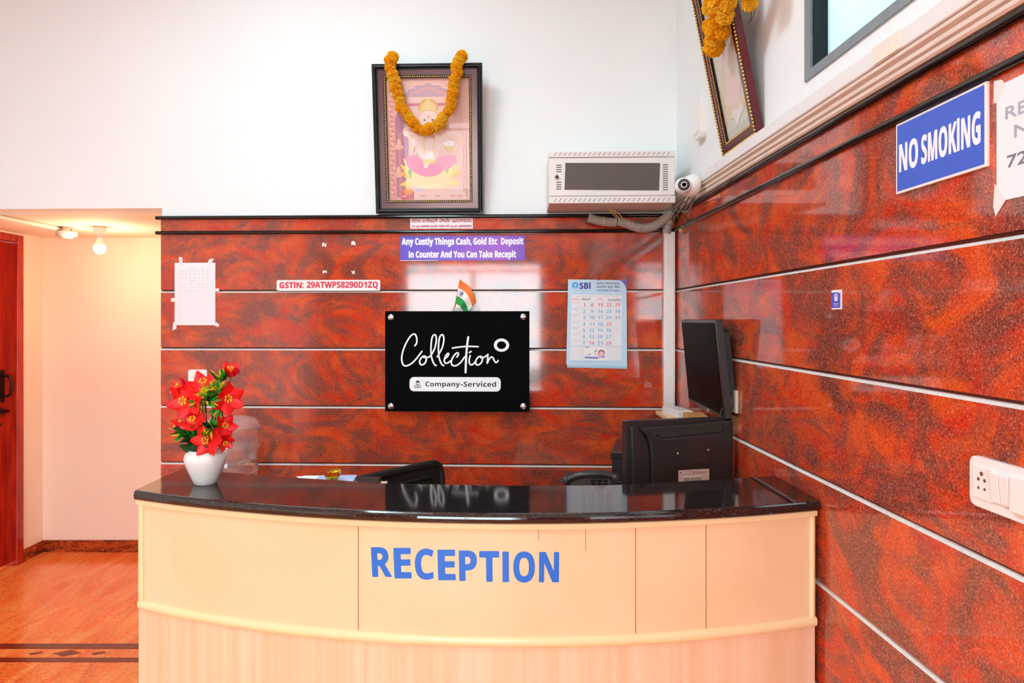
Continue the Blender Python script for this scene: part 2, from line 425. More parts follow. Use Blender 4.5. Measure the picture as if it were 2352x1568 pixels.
class Print(MB):
    """flat printed artwork; coordinates are given in pixels of a view of the photo, y downwards"""
    def __init__(s, k, ox, oy, step=0.00012): super().__init__(); s.k = k; s.ox = ox; s.oy = oy; s.step = step; s.jit = 0.0; s.base = 0
    def q(s, p, layer): return ((p[0] - s.ox) * s.k, -(layer + s.base) * s.step - s.jit, (s.oy - p[1]) * s.k)
    def add(s, *a, **b):
        s.jit = (s.jit + 5e-6) if s.jit < 5.5e-5 else 0.0      # printed sheets never share exactly one plane
        return super().add(*a, **b)
    def poly(s, pts, c, layer=1, rough=0.55):
        tri = tessellate_polygon([[Vector((p[0], p[1], 0)) for p in pts]])
        return s.add([s.q(p, layer) for p in pts], [tuple(t) for t in tri], ink(c, rough))
    def rect(s, x0, y0, x1, y1, c, layer=1, r=0, rough=0.55):
        return s.poly(rrect(x0, x1, y0, y1, r) if r else [(x0, y0), (x1, y0), (x1, y1), (x0, y1)], c, layer, rough)
    def ell(s, x, y, rx, ry, c, layer=1, rot=0.0, n=28):
        cr, sr = math.cos(rot), math.sin(rot); P_ = []
        for i in range(n):
            a = 2 * math.pi * i / n; u, v = rx * math.cos(a), ry * math.sin(a); P_.append((x + u * cr - v * sr, y + u * sr + v * cr))
        return s.poly(P_, c, layer)
    def ring(s, x, y, rx, ry, ix, iy, c, layer=1, n=48, rough=0.55):
        vs = []; fs = []
        for i in range(n):
            a = 2 * math.pi * i / n
            vs += [s.q((x + rx * math.cos(a), y + ry * math.sin(a)), layer), s.q((x + ix * math.cos(a), y + iy * math.sin(a)), layer)]
            j = (i + 1) % n; fs.append((2 * i, 2 * j, 2 * j + 1, 2 * i + 1))
        return s.add(vs, fs, ink(c, rough))
    def stroke(s, pts, wd, c, layer=1, smooth=6, taper=False, rough=0.55):
        pts = [Vector((p[0], p[1], 0)) for p in pts]
        if smooth and len(pts) > 2: pts = smooth_path(pts, smooth)
        n = len(pts); L = []; R = []
        for i, p in enumerate(pts):
            t = (pts[min(i + 1, n - 1)] - pts[max(i - 1, 0)]).normalized(); nn = Vector((-t.y, t.x, 0))
            ww = wd / 2 * ((1 - 0.85 * i / (n - 1)) if taper else 1)
            L.append(p + nn * ww); R.append(p - nn * ww)
        vs = [s.q(p, layer) for p in L] + [s.q(p, layer) for p in R]
        s.add(vs, [(i, i + 1, n + i + 1, n + i) for i in range(n - 1)], ink(c, rough))
        if not taper:
            for p in (pts[0], pts[-1]): s.poly([(p.x + wd / 2 * math.cos(a), p.y + wd / 2 * math.sin(a)) for a in [2 * math.pi * k / 10 for k in range(10)]], c, layer, rough)
        return s
    def text(s, body, x0, y0, x1, y1, c, layer=2, fat=0.0, rough=0.55):
        vs, fs = text_geo(body)
        offs = [(0, 0)] if not fat else [(0, 0)] + [(fat * math.cos(a), fat * math.sin(a)) for a in [math.pi * k / 4 for k in range(8)]]
        for dx, dy in offs:
            s.add([s.q((x0 + v[0] * (x1 - x0) + dx, y1 - v[1] * (y1 - y0) + dy), layer) for v in vs], fs, ink(c, rough))
        return s
    def build(s, name, m=None, parent=None, mat=None, **kw):
        return super().build(name, m, parent, mat, fix=False)

# ================================================================== THE SETTING
BM = frame(bX, bY, P0)                      # back wall frame: x along the wall (0 at the corner), y into it
uJ = (onback(369.5, 640) - P0).dot(bX)      # left end of the granite, where the passage opens
PL = 0.012                                  # the granite stands this proud of the plaster
wb = MB(); wb.box(uJ, 0.12, PL, 0.20, 0, CEIL); wb.box(-4.6, uJ, PL, 0.20, SOF, CEIL)
wall_back = struct(wb.build('wall_back', M['plaster'], mat=BM))
GZ = [H + 0.1475, H - 0.146, H - 0.4405, H - 0.731, H - 1.022, H - 1.313]
UT, LT = (H + 0.513, H + 0.532), (H + 0.437, H + 0.455)
def cladding(x0, x1, parent, mirror=False):
    g = MB(); wlip = MB(); dk = MB()
    tops = [UT[0], LT[0]] + [z - 0.0075 for z in GZ]
    bots = [LT[1]] + [z + 0.0075 for z in GZ] + [0.0]
    for zt, zb in zip(tops, bots): g.box(x0, x1, 0, PL, zb, zt)
    for z in GZ:
        dk.box(x0, x1, 0.0085, PL, z - 0.001, z + 0.0075)
        wlip.add([(x, y, zz) for x in (x0, x1) for y, zz in ((0.0004, z - 0.0075), (0.0085, z + 0.0005), (PL, z - 0.0075))], [(0, 1, 4, 3), (1, 2, 5, 4), (0, 3, 5, 2), (0, 2, 1), (3, 4, 5)])
    a = g.build('granite_cladding', M['granite'], parent); wlip.build('groove_lip', M['groovelip'], parent); dk.build('joint', M['recess'], parent)
    return a
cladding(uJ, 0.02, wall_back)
def bullnose(mb, x0, x1, z0, z1, d=0.020):
    r = (z1 - z0) / 2; zc = (z0 + z1) / 2
    prof = [(PL, z0)] + [(-(d - r) - r * math.cos(t), zc + r * math.sin(t)) for t in [math.radians(-90 + 180 * k / 10) for k in range(11)]] + [(PL, z1)]
    vs = [(x, y, z) for x in (x0, x1) for y, z in prof]; n = len(prof)
    mb.add(vs, [(i, (i + 1) % n, n + (i + 1) % n, n + i) for i in range(n)] + [tuple(range(n)), tuple(range(n, 2 * n))])
for k, (z0, z1) in enumerate((UT, LT)):
    t = MB(); bullnose(t, uJ - 0.02, 0.0, z0, z1); struct(t.build('trim_%d' % (k + 1), M['trimblack'], mat=BM))

# right wall: local x runs towards the viewer, y into the wall
YO = DB + 0.05
RM = frame(Vector((0, -1, 0)), Vector((1, 0, 0)), Vector((RX, YO, 0)))
ry = lambda y: YO - y
WN = (0.45, 2.04, H + 0.696, H + 1.62)      # window opening y0, y1, z0, z1
RP = RW - RX
wr = MB()
wr.box(ry(WN[0]), ry(FY - 0.2), RP, 0.22, 0, CEIL); wr.box(ry(DB + 0.25), ry(WN[1]), RP, 0.22, 0, CEIL)
wr.box(ry(WN[1]), ry(WN[0]), RP, 0.22, 0, WN[2]); wr.box(ry(WN[1]), ry(WN[0]), RP, 0.22, WN[3], CEIL)
wall_right = struct(wr.build('wall_right', M['plaster'], mat=RM))
PLs = PL; PL = RP
g = MB(); gg = MB(); dk = MB()
tops = [UT[0], LT[0]] + [z - 0.0075 for z in GZ]; bots = [LT[1]] + [z + 0.0075 for z in GZ] + [0.0]
XA, XB = ry(DB - 0.001), ry(FY)
for zt, zb in zip(tops, bots): g.box(XA, XB, -0.006, RP, zb, zt)
for z in GZ:
    dk.box(XA, XB, 0.0025, RP, z - 0.001, z + 0.0075)
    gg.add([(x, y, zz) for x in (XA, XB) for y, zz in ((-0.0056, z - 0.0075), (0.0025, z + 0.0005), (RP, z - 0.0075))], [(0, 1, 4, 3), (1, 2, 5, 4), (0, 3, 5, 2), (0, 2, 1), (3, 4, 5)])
g.build('granite_cladding', M['granite'], wall_right); gg.build('groove_lip', M['groovelip'], wall_right); dk.build('joint', M['recess'], wall_right)
for k, (z0, z1) in enumerate((UT, LT)):
    t = MB(); bullnose(t, XA + 0.03, XB, z0, z1, 0.022); struct(t.build('trim_%d' % (k + 3), M['trimblack'], mat=RM))
PL = PLs
lg = MB(); XL = ry(DB - 0.02)
lg.box(XL, XB, -0.034, RP, H + 0.584, H + 0.627)
lo = lg.build('trim_5', M['stucco'], mat=RM, bevel=0.004); struct(lo)
pr = [(RP, 0.533), (-0.020, 0.533), (-0.024, 0.538), (-0.024, 0.546), (-0.017, 0.548), (-0.017, 0.551), (-0.026, 0.553), (-0.026, 0.563), (-0.018, 0.565), (-0.018, 0.568), (-0.030, 0.573), (-0.030, 0.581), (-0.024, 0.584), (RP, 0.584)]
mo = MB(); n = len(pr); mo.add([(x, a, H + b) for x in (XL, XB) for a, b in pr], [(i, (i + 1) % n, n + (i + 1) % n, n + i) for i in range(n)] + [tuple(range(n)), tuple(range(n, 2 * n))])
struct(mo.build('trim_6', P('weathered_cream_moulding', (226, 204, 188), 0.5, var=0.10, vscale=14, stretch=(1, 6, 6)), mat=RM))

# window high on the right wall
wn = bpy.data.objects.new('window_1', None); COL.objects.link(wn); wn.matrix_world = RM; struct(wn)
a0, a1 = ry(WN[1]), ry(WN[0])
sf = MB()
for b in ((a0, a1, WN[2], WN[2] + 0.026), (a0, a1, WN[3] - 0.03, WN[3]), (a0, a0 + 0.036, WN[2] + 0.026, WN[3] - 0.03), (a1 - 0.036, a1, WN[2] + 0.026, WN[3] - 0.03)):
    sf.box(b[0], b[1], RP - 0.006, RP + 0.05, b[2], b[3])
sf.build('stone_surround', M['sill'], wn)
al = MB(); i0, i1, j0, j1 = a0 + 0.036, a1 - 0.036, WN[2] + 0.026, WN[3] - 0.03
for b in ((i0, i1, j0, j0 + 0.006), (i0, i1, j1 - 0.01, j1), (i0, i0 + 0.012, j0, j1), (i1 - 0.012, i1, j0, j1), (-0.012 + (i0 + i1) / 2, 0.012 + (i0 + i1) / 2, j0, j1)):
    al.box(b[0], b[1], RP + 0.002, RP + 0.055, b[2], b[3])
al.build('frame', M['alu'], wn)
MB().box(i0 + 0.008, i1 - 0.008, RP + 0.040, RP + 0.045, j0 + 0.004, j1 - 0.008).build('frosted_pane', M['frost'], wn)

# floor, ceiling
fl = MB().box(LX - 0.3, RW + 0.25, FY - 0.2, D2 + 0.2, -0.12, 0)
floor = struct(fl.build('floor', M['floor']))
ib = MB(); ib.box(LX, -1.0, 3.433, 3.489, 0.0002, 0.0012); ib.box(LX, -1.0, 3.300, 3.344, 0.0002, 0.0012)
ib.build('inlay_band', M['floorband'], floor)
for x, wd in ((-2.079, 0.070), (-2.232, 0.036), (-1.925, 0.036), (-2.70, 0.070), (-2.86, 0.036), (-2.54, 0.036)):
    d = 0.032 if wd > 0.05 else 0.020; y = 3.389; sk = 0.0 if wd > 0.05 else 0.012
    MB().plan([(x - wd, y - 0.002), (x + sk, y + d), (x + wd, y + 0.002), (x - sk, y - d)], 0.0002, 0.0012).build('inlay_diamond', M['floorband'], floor)
struct(MB().box(LX - 0.2, RW + 0.2, FY - 0.2, DB + 0.4, CEIL, CEIL + 0.1).build('ceiling', M['ceil']))
struct(MB().box(LX - 0.2, -1.55, 3.67, D2 + 0.1, SOF + 0.0005, SOF + 0.12).build('ceiling_passage', M['passage']))
struct(MB().box(LX - 0.2, -1.5, D2, D2 + 0.15, 0, SOF + 0.1).build('wall_passage_end', M['passage']))
struct(MB().box(-1.66, -1.5, 3.80, D2 + 0.1, 0, SOF + 0.1).build('wall_passage_right', M['passage']))
DY0, DY1, DZ = 3.78, 4.59, H + 0.516
wl = MB(); wl.box(LX - 0.2, LX, 3.66, DY0 - 0.068, 0, SOF + 0.1); wl.box(LX - 0.2, LX, DY1 + 0.068, D2 + 0.1, 0, SOF + 0.1); wl.box(LX - 0.2, LX, DY0 - 0.068, DY1 + 0.068, DZ + 0.048, SOF + 0.1)
struct(wl.build('wall_passage_left', M['passage']))
struct(MB().box(LX - 0.2, LX, FY - 0.2, 3.66, 0, CEIL).build('wall_left', M['plaster']))
struct(MB().box(LX, -1.66, D2 - 0.012, D2, 0, 0.083).build('baseboard_passage_end', M['skirting']))
struct(MB().box(LX, LX + 0.012, DY1 + 0.068, D2 - 0.012, 0, 0.083).build('baseboard_passage_left', M['skirting']))

# door in the passage
dr = bpy.data.objects.new('door_1', None); COL.objects.link(dr); dr.location = (LX, DY0, 0); struct(dr)
def loc(mb): return mb.xf(Matrix.Translation((-LX, -DY0, 0)))
fr = MB()
fr.box(LX - 0.10, LX + 0.018, DY1, DY1 + 0.066, 0, DZ + 0.046); fr.box(LX - 0.10, LX + 0.018, DY0 - 0.066, DY0, 0, DZ + 0.046); fr.box(LX - 0.10, LX + 0.018, DY0, DY1, DZ, DZ + 0.046)
loc(fr).build('door_frame', M['redwood'], dr, bevel=0.006)
lf = MB(); lf.box(LX - 0.092, LX - 0.055, DY0 + 0.004, DY1 - 0.004, 0.008, DZ - 0.004)
leaf = loc(lf).build('door_leaf', M['redwood'], dr, bevel=0.003)
pn = MB()
for z0, z1 in ((0.18, 0.88), (1.02, 1.95)):
    pn.box(LX - 0.056, LX - 0.047, DY0 + 0.13, DY1 - 0.15, z0, z1)
loc(pn).build('door_panel', M['redwood'], leaf, bevel=0.008)
iron = P('antique_iron', (58, 40, 30), 0.35, 0.8)
hx = LX - 0.055
hd = MB(); yh = 4.545
hd.box(hx, hx + 0.006, yh - 0.022, yh + 0.022, H - 0.535, H - 0.325)
hd.tube(smooth_path([(hx, yh, H - 0.365), (hx + 0.05, yh, H - 0.37), (hx + 0.068, yh, H - 0.43), (hx + 0.05, yh, H - 0.49), (hx, yh, H - 0.495)], 6), 0.008, 8)
loc(hd).build('pull_handle', iron, dr)
bo = MB(); bo.box(hx, hx + 0.012, 4.36, 4.57, H - 0.612, H - 0.585); bo.tube([(hx + 0.016, 4.33, H - 0.598), (hx + 0.016, 4.588, H - 0.598)], 0.008, 8); bo.ball((hx + 0.03, 4.50, H - 0.575), 0.012)
loc(bo).build('door_bolt', iron, dr)
kn = MB(); kn.lathe([(0, 0), (0.02, 0.001), (0.02, 0.006), (0.008, 0.01), (0.008, 0.03), (0.0, 0.031)], 14, (hx, 4.50, H - 0.672), axis='x').xf(Matrix.Translation((2 * hx, 0, 0)) @ Matrix.Scale(-1, 4, (1, 0, 0)))
loc(kn).build('door_knob', iron, dr)

# front wall behind the viewer with the glazed entrance, and the street ground outside
EX0, EX1, EZ0, EZ1 = -1.88, 0.23, 0.0, 2.49
wf = MB(); wf.box(LX - 0.2, EX0, FY - 0.2, FY, 0, CEIL); wf.box(EX1, RW + 0.2, FY - 0.2, FY, 0, CEIL); wf.box(EX0, EX1, FY - 0.2, FY, EZ1, CEIL)
wall_front = struct(wf.build('wall_front', M['plaster']))
gf = MB(); gf.box(LX, EX0 - 0.05, FY, FY + 0.012, 0, 2.6); gf.box(EX1 + 0.05, RX, FY, FY + 0.012, 0, 2.6); gf.box(EX0 - 0.05, EX1 + 0.05, FY, FY + 0.012, EZ1 + 0.04, 2.6)
gf.build('granite_cladding', M['granite'], wall_front)
d2 = bpy.data.objects.new('door_2', None); COL.objects.link(d2); d2.location = (EX0, FY, 0); struct(d2)
ef = MB()
for b in ((0, 0.05, 0, EZ1), (EX1 - EX0 - 0.05, EX1 - EX0, 0, EZ1), (0.05, EX1 - EX0 - 0.05, EZ1 - 0.04, EZ1), (0.05, EX1 - EX0 - 0.05, 2.34, 2.38), (0.05, EX1 - EX0 - 0.05, 0, 0.10), (1.03, 1.08, 0.1, 2.34), (0.05, EX1 - EX0 - 0.05, 0.55, 0.63)):
    ef.box(b[0], b[1], -0.11, -0.05, b[2], b[3])
ef.build('frame', M['alu'], d2)
MB().box(0.05, EX1 - EX0 - 0.05, -0.083, -0.078, 0.1, EZ1 - 0.04).build('glass_pane', M['glass'], d2)
struct(MB().box(-14, 14, -18, FY - 0.2, -0.2, -0.1).build('ground', P('grey_paving', (150, 146, 140), 0.9, var=0.1, vscale=2)))

# ================================================================== UNSEEN CEILING PANELS ADDED AS FILL LIGHT
def ceiling_fill_light(x, y, label):
    t = thing('ceiling_fill_light', label, 'light', at(x, y, CEIL), 'unseen ceiling fill panels')
    MB().box(-0.32, 0.32, -0.32, 0.32, -0.05, 0).build('housing', M['white_gloss'], t, bevel=0.004)
    MB().box(-0.29, 0.29, -0.29, 0.29, -0.056, -0.0505).build('diffuser', M['diffuser'], t)
    return t
ceiling_fill_light(-0.9, 2.1, 'unseen square white ceiling fill light nearest the wall with the garlanded picture')
ceiling_fill_light(-0.9, 0.3, 'added square white ceiling fill light in the middle of the lobby')
ceiling_fill_light(-0.9, -1.9, 'added square white ceiling fill light nearest the glass entrance')

# passage bulb and ceiling conduit
bp = W(229, 521, 0.0); by = (SOF - H) * F / (CY - 521); bx = (229 - CX) * by / F
t = thing('ceiling_bulb', 'lit round bulb in a white holder on the passage ceiling', 'lamp', at(bx, by, SOF))
MB().lathe([(0, 0), (0.034, 0), (0.036, -0.012), (0.034, -0.035), (0.026, -0.052), (0.014, -0.058), (0.014, -0.075), (0, -0.075)], 20).build('bulb_holder', M['white_plastic'], t)
MB().lathe([(0.0, -0.070), (0.016, -0.070), (0.019, -0.085), (0.032, -0.112)], 24).build('bulb_neck', M['white_plastic'], t)
MB().lathe([(0.032, -0.112), (0.036, -0.128), (0.034, -0.145), (0.024, -0.160), (0.010, -0.167), (0, -0.168)], 24).build('bulb_globe', M['bulb'], t)
ld = bpy.data.lights.new('bulb_light', 'POINT'); ld.energy = BULB; ld.color = (1.0, 0.72, 0.50); ld.shadow_soft_size = 0.035; ld.shadow_soft_size = 0.035
lo = bpy.data.objects.new('bulb_light', ld); COL.objects.link(lo); lo.parent = t; lo.location = (0, 0, -0.212)
jy = by + 0.02; jx = (153 - CX) * jy / F
t = thing('junction_box', 'round cream junction box where the ceiling conduit ends, beside the bulb', 'junction box', at(jx, jy, SOF))
MB().lathe([(0, 0), (0.030, 0), (0.030, -0.026), (0.058, -0.028), (0.060, -0.034), (0.058, -0.055), (0.036, -0.060), (0.034, -0.068), (0, -0.068)], 24).build('box_body', M['offwhite'], t)
MB().tube([(0.03, 0, -0.012), (0.045, -0.02, -0.03), (0.04, -0.03, -0.04)], 0.004, 6).build('wire', M['cable'], t)
t = MB().tube([(jx - 0.025, jy - 0.02, SOF - 0.013), (-2.70, 3.72, SOF - 0.013), (-2.71, 3.66, SOF - 0.013)], 0.0125, 12)
tag(t.build('conduit_pipe', M['offwhite']), 'thin cream conduit pipe running along the passage ceiling', 'pipe')

# ================================================================== RECEPTION COUNTER
CT = 1.124; TH = 0.028
XC, Y0C, RC = 0.071, 1.780, 2.694
def yF(x): return Y0C + RC - math.sqrt(RC * RC - (x - XC) ** 2)
back_pts = [(-1.048, 2.232), (-1.007, 2.2106), (-0.639, 2.148), (-0.021, 2.0917), (0.188, 2.0906), (0.399, 2.1017), (0.75, 2.186), (0.893, 2.222)]
bcur = [(p.x, p.y) for p in smooth_path([(a, b, 0) for a, b in back_pts], 6)]
XL0, XR0 = -1.049, 0.893
fx = [XL0 + (XR0 - XL0) * i / 48 for i in range(49)]
rc = thing('reception_counter', 'curved cream wooden reception desk with a black stone top and blue lettering', 'reception desk', at(0, 1.9, 0))
IV = Matrix.Translation((0, -1.9, 0))
# stone top: bullnosed front edge lofted to the back edge
tp = MB(); nb = []
def yB(x):
    for (xa, ya), (xb, yb) in zip(bcur, bcur[1:]):
        if xa <= x <= xb or (x < xa): return ya + (yb - ya) * (x - xa) / max(xb - xa, 1e-6)
    return bcur[-1][1]
rr = TH / 2
nose = [(0.0 if True else 0, 0)]
prof = [(0.012 - 0.012 * math.sin(q), rr * math.cos(q)) for q in [math.pi * k / 8 for k in range(9)]]   # (setback, height) round the front edge, top to bottom
rows = []
for x in fx:
    yf = yF(x); yb = yB(x); r = [(x, yb, CT), (x, yb - 0.003, CT)] + [(x, yf + s, CT - rr + h) for s, h in prof] + [(x, yb, CT - TH)]
    rows.append(r)
k = len(rows[0]); vs = [v for r in rows for v in r]
fs = [(i * k + j, i * k + (j + 1) % k, (i + 1) * k + (j + 1) % k, (i + 1) * k + j) for i in range(len(rows) - 1) for j in range(k)]
tp.add(vs, fs, None, False); tp.add(rows[0], [tuple(range(k))]); tp.add(rows[-1], [tuple(range(k))])
top = tp.build('counter_top', M['blackgranite'], rc, IV)
ext = MB().plan([(-1.048, 2.2335)] + [(x, yB(x) + 0.0015) for x in [-1.0 + 0.62 * i / 12 for i in range(13)]] + [(-0.45, 2.151), (-0.685, 2.211), (-0.902, 2.282), (-1.044, 2.336)], CT - TH, CT - 0.0006)
ext.build('counter_top_extension', M['blackgranite'], rc, IV)
BX0, BX1 = -1.046, 0.888
bxs = [BX0 + (BX1 - BX0) * i / 48 for i in range(49)]
def curve_wall(z0, z1, off, th, x0=BX0, x1=BX1, mb=None):
    mb = mb or MB(); xs = [x0 + (x1 - x0) * i / 48 for i in range(49)]
    vs = []
    for x in xs:
        y = yF(x) + off; vs += [(x, y, z0), (x, y, z1), (x, y + th, z1), (x, y + th, z0)]
    fs = [(i * 4 + j, i * 4 + (j + 1) % 4, (i + 1) * 4 + (j + 1) % 4, (i + 1) * 4 + j) for i in range(48) for j in range(4)]
    mb.add(vs, fs); mb.add(vs[:4], [(0, 1, 2, 3)]); mb.add(vs[-4:], [(0, 1, 2, 3)])
    return mb
BO = 0.024
curve_wall(0.795, CT - TH, BO, 0.02).build('upper_panel', M['wood'], rc, IV)
lp = curve_wall(0.0, 0.79, BO + 0.001, 0.02)
lp.build('lower_panel', M['woodlow'], rc, IV)
MB().box(BX0, BX0 + 0.02, yF(BX0) + BO + 0.021, 2.33, 0, CT - TH).build('end_panel', M['wood'], rc, IV)
MB().box(BX1 - 0.02, BX1, yF(BX1) + BO + 0.021, 2.21, 0, CT - TH).build('end_panel', M['wood'], rc, IV)
cn = curve_wall(CT - TH - 0.017, CT - TH - 0.0005, BO - 0.010, 0.011, BX0 - 0.006, BX1 + 0.004)
cn.build('cornice', M['woodtrim'], rc, IV, bevel=0.003)
half = [(0.010 * math.cos(q), 0.0145 * math.sin(q)) for q in [math.radians(-90 + 180 * i / 10) for i in range(11)]]
path = [(x, yF(x) + BO, 0.787) for x in bxs]; path[0] = (BX0 + 0.005, path[0][1], 0.787)
MB().sweep(path, half, smooth=False).build('rail_moulding', M['woodtrim'], rc, IV)
for x0, x1 in ((BX0, BX0 + 0.021), (BX1 - 0.018, BX1)):
    m = MB(); yv = yF((x0 + x1) / 2) + BO
    sl = (yF(x1) - yF(x0)) / (x1 - x0)
    m.add([(x, yF(x0) + BO + sl * (x - x0) - 0.009 * math.sin(q), z) for z in (0.800, CT - TH - 0.017) for x, q in [(x0 + (x1 - x0) * (1 - math.cos(q)) / 2, q) for q in [math.pi * i / 8 for i in range(9)]]],
          [(i, i + 1, 9 + i + 1, 9 + i) for i in range(8)] + [tuple(range(9)), tuple(range(9, 18))])
    m.build('corner_moulding', M['woodtrim'], rc, IV)
def oncounter(px, py, off):
    x = (px - CX) * 1.8 / F
    for _ in range(30): x = (px - CX) * (yF(x) + off) / F
    y = yF(x) + off
    return Vector((x, y, H - (py - CY) * y / F))
jm = P('joint_brown', (190, 118, 66), 0.8)
for px, za, zb in ((823, 0.802, CT - TH - 0.018), (1460, 0.802, CT - TH - 0.018), (1622, 0.802, CT - TH - 0.018), (1237, CT - 0.075, CT - TH - 0.018), (1345, CT - 0.10, CT - TH - 0.018)):
    p = oncounter(px, 1300, BO - 0.0004); wd = 0.0013 if zb - za > 0.1 else 0.0008
    MB().box(p.x - wd, p.x + wd, p.y, p.y + 0.003, za, zb).build('panel_joint', jm, rc, IV)
blue = P('blue_vinyl', (20, 110, 214), 0.4)
let = [('R', 165, 378, 170, 492), ('E', 405, 592, 178, 508), ('C', 630, 838, 186, 522), ('E', 877, 1067, 197, 528), ('P', 1105, 1300, 206, 535), ('T', 1323, 1540, 213, 545), ('I', 1572, 1643, 217, 548), ('O', 1688, 1922, 217, 553), ('N', 1965, 2182, 222, 550)]
for ch, a, b, c, d in let:
    pl = oncounter(820 + a / 4.704, 1220 + d / 4.704, BO - 0.0006); pr_ = oncounter(820 + b / 4.704, 1220 + d / 4.704, BO - 0.0006)
    pt = oncounter(820 + (a + b) / 9.408, 1220 + c / 4.704, BO - 0.0006)
    X = (pr_ - pl); wd = Vector((X.x, X.y, 0)).length; X = Vector((X.x, X.y, 0)).normalized(); Yv = Vector((-X.y, X.x, 0))
    hh = pt.z - (pl.z + pr_.z) / 2; shear = (pr_.z - pl.z)
    vs, fs = text_geo(bold(ch)) if ch != 'I' else ([(0, 0), (1, 0), (1, 1), (0, 1)], [(0, 1, 2, 3)])
    m = MB()
    for i_, (dx, dz) in enumerate([(0.0016 * math.cos(q), 0.0016 * math.sin(q)) for q in [math.pi * i / 4 for i in range(8)]] + [(0, 0)]):
        m.add([((0.0016 + v[0] * (wd - 0.0032)) + dx, -1e-5 * i_, 0.0016 + v[1] * (hh - 0.0032) + dz) for v in vs], fs)
    Mx = frame(X, Yv, Vector((pl.x, pl.y, pl.z)))
    o = m.build('letter', blue, rc, IV @ Mx, fix=False)
    o.rotation_euler.rotate_axis('Y', -math.atan2(shear, wd))
# worktop and shelf on the staff side, below the top
MB().box(-0.72, -0.36, 2.14, 2.345, 1.066, 1.078).build('inner_shelf', M['wood'], rc, IV)
MB().box(-0.72, -0.70, 2.15, 2.33, 0.0, 1.066).build('shelf_side', M['wood'], rc, IV)
MB().box(-0.38, -0.36, 2.15, 2.33, 0, 1.066).build('shelf_side', M['wood'], rc, IV)

# ================================================================== ON THE BACK WALL
def crop(k, ox, oy, sc, scale_k=None):
    """Print whose drawing coordinates are those of a view of the photo: (ox, oy) is the view's corner, sc its magnification"""
    return k / sc

# --- garlanded picture standing on the black trim
PK = onback(988, 490, 0.0)
pw, ph = 0.540, 0.722
tilt = math.radians(8.5)
base = onback(988, 490.5, 0.004)
PF = frame(bX, bY, base) @ Matrix.Rotation(tilt, 4, 'X')
def picture(name, label, mat, w_, h_, specs, printer, glass=True):
    """specs: list of (part name, width, depth front, depth back, material, kind)"""
    t = thing(name, label, 'picture', mat)
    x, z = w_ / 2, 0.0; ins = 0.0
    for nm, wd, yf, yb, m_, kind in specs:
        x0, x1, z0, z1 = -w_ / 2 + ins, w_ / 2 - ins, ins, h_ - ins
        b = MB()
        if kind == 'flat':
            for i, (xa, xb, za, zb) in enumerate(((x0, x1, z0, z0 + wd), (x0, x1, z1 - wd, z1), (x0, x0 + wd, z0 + wd, z1 - wd), (x1 - wd, x1, z0 + wd, z1 - wd))): b.box(xa, xb, yf, yb, za, zb)
        elif kind == 'rope':
            for xa, xb, za, zb in ((x0, x1, z0, z0 + wd), (x0, x1, z1 - wd, z1), (x0, x0 + wd, z0 + wd, z1 - wd), (x1 - wd, x1, z0 + wd, z1 - wd)): b.box(xa, xb, yf + wd * 0.30, yb, za, zb)
            r = wd * 0.34
            cz = ((x0 + wd / 2, z0 + wd / 2), (x1 - wd / 2, z0 + wd / 2), (x1 - wd / 2, z1 - wd / 2), (x0 + wd / 2, z1 - wd / 2))
            for i in range(4):
                a_, b_ = Vector((cz[i][0], yf + wd * 0.32, cz[i][1])), Vector((cz[(i + 1) % 4][0], yf + wd * 0.32, cz[(i + 1) % 4][1]))
                L = (b_ - a_).length; nn = int(L / 0.0022); vs = []; d = (b_ - a_).normalized(); u = Vector((0, -1, 0)); v = d.cross(u)
                for s_ in range(nn + 1):
                    p = a_ + (b_ - a_) * s_ / nn
                    for j in range(10):
                        q = 2 * math.pi * j / 10; rad = r * (1 + 0.08 * math.cos(4 * q + s_ * 1.1)); vs.append(p + (u * math.cos(q) + v * math.sin(q)) * rad)
                b.add(vs, [(s_ * 10 + j, s_ * 10 + (j + 1) % 10, (s_ + 1) * 10 + (j + 1) % 10, (s_ + 1) * 10 + j) for s_ in range(nn) for j in range(10)], None, True)
        elif kind == 'bead':
            for xa, xb, za, zb in ((x0, x1, z0, z0 + wd), (x0, x1, z1 - wd, z1), (x0, x0 + wd, z0 + wd, z1 - wd), (x1 - wd, x1, z0 + wd, z1 - wd)): b.box(xa, xb, yf + 0.003, yb, za, zb, M['darkframe'])
            c = wd / 2; pts = []
            for a_, b_ in (((x0 + c, z0 + c), (x1 - c, z0 + c)), ((x1 - c, z0 + c), (x1 - c, z1 - c)), ((x1 - c, z1 - c), (x0 + c, z1 - c)), ((x0 + c, z1 - c), (x0 + c, z0 + c))):
                nn = int(math.hypot(b_[0] - a_[0], b_[1] - a_[1]) / (wd * 0.78))
                for s_ in range(nn): pts.append((a_[0] + (b_[0] - a_[0]) * s_ / nn, a_[1] + (b_[1] - a_[1]) * s_ / nn))
            for p in pts: b.ball((p[0], yf + 0.0025, p[1]), wd * 0.36, M['gold'], 6)
        b.build(nm, m_, t, fix=(kind != 'rope')); ins += wd
    pr_ = printer(); pr_.build('printed_picture', None, t)
    MB().box(-w_ / 2, w_ / 2, -0.004, 0.0, 0.002, h_ - 0.002).build('backing_board', M['thread'], t)
    if glass: MB().box(-w_ / 2 + ins - 0.002, w_ / 2 - ins + 0.002, -0.0135, -0.0120, ins - 0.002, h_ - ins + 0.002).build('glass_sheet', M['pictureglass'], t)
    return t
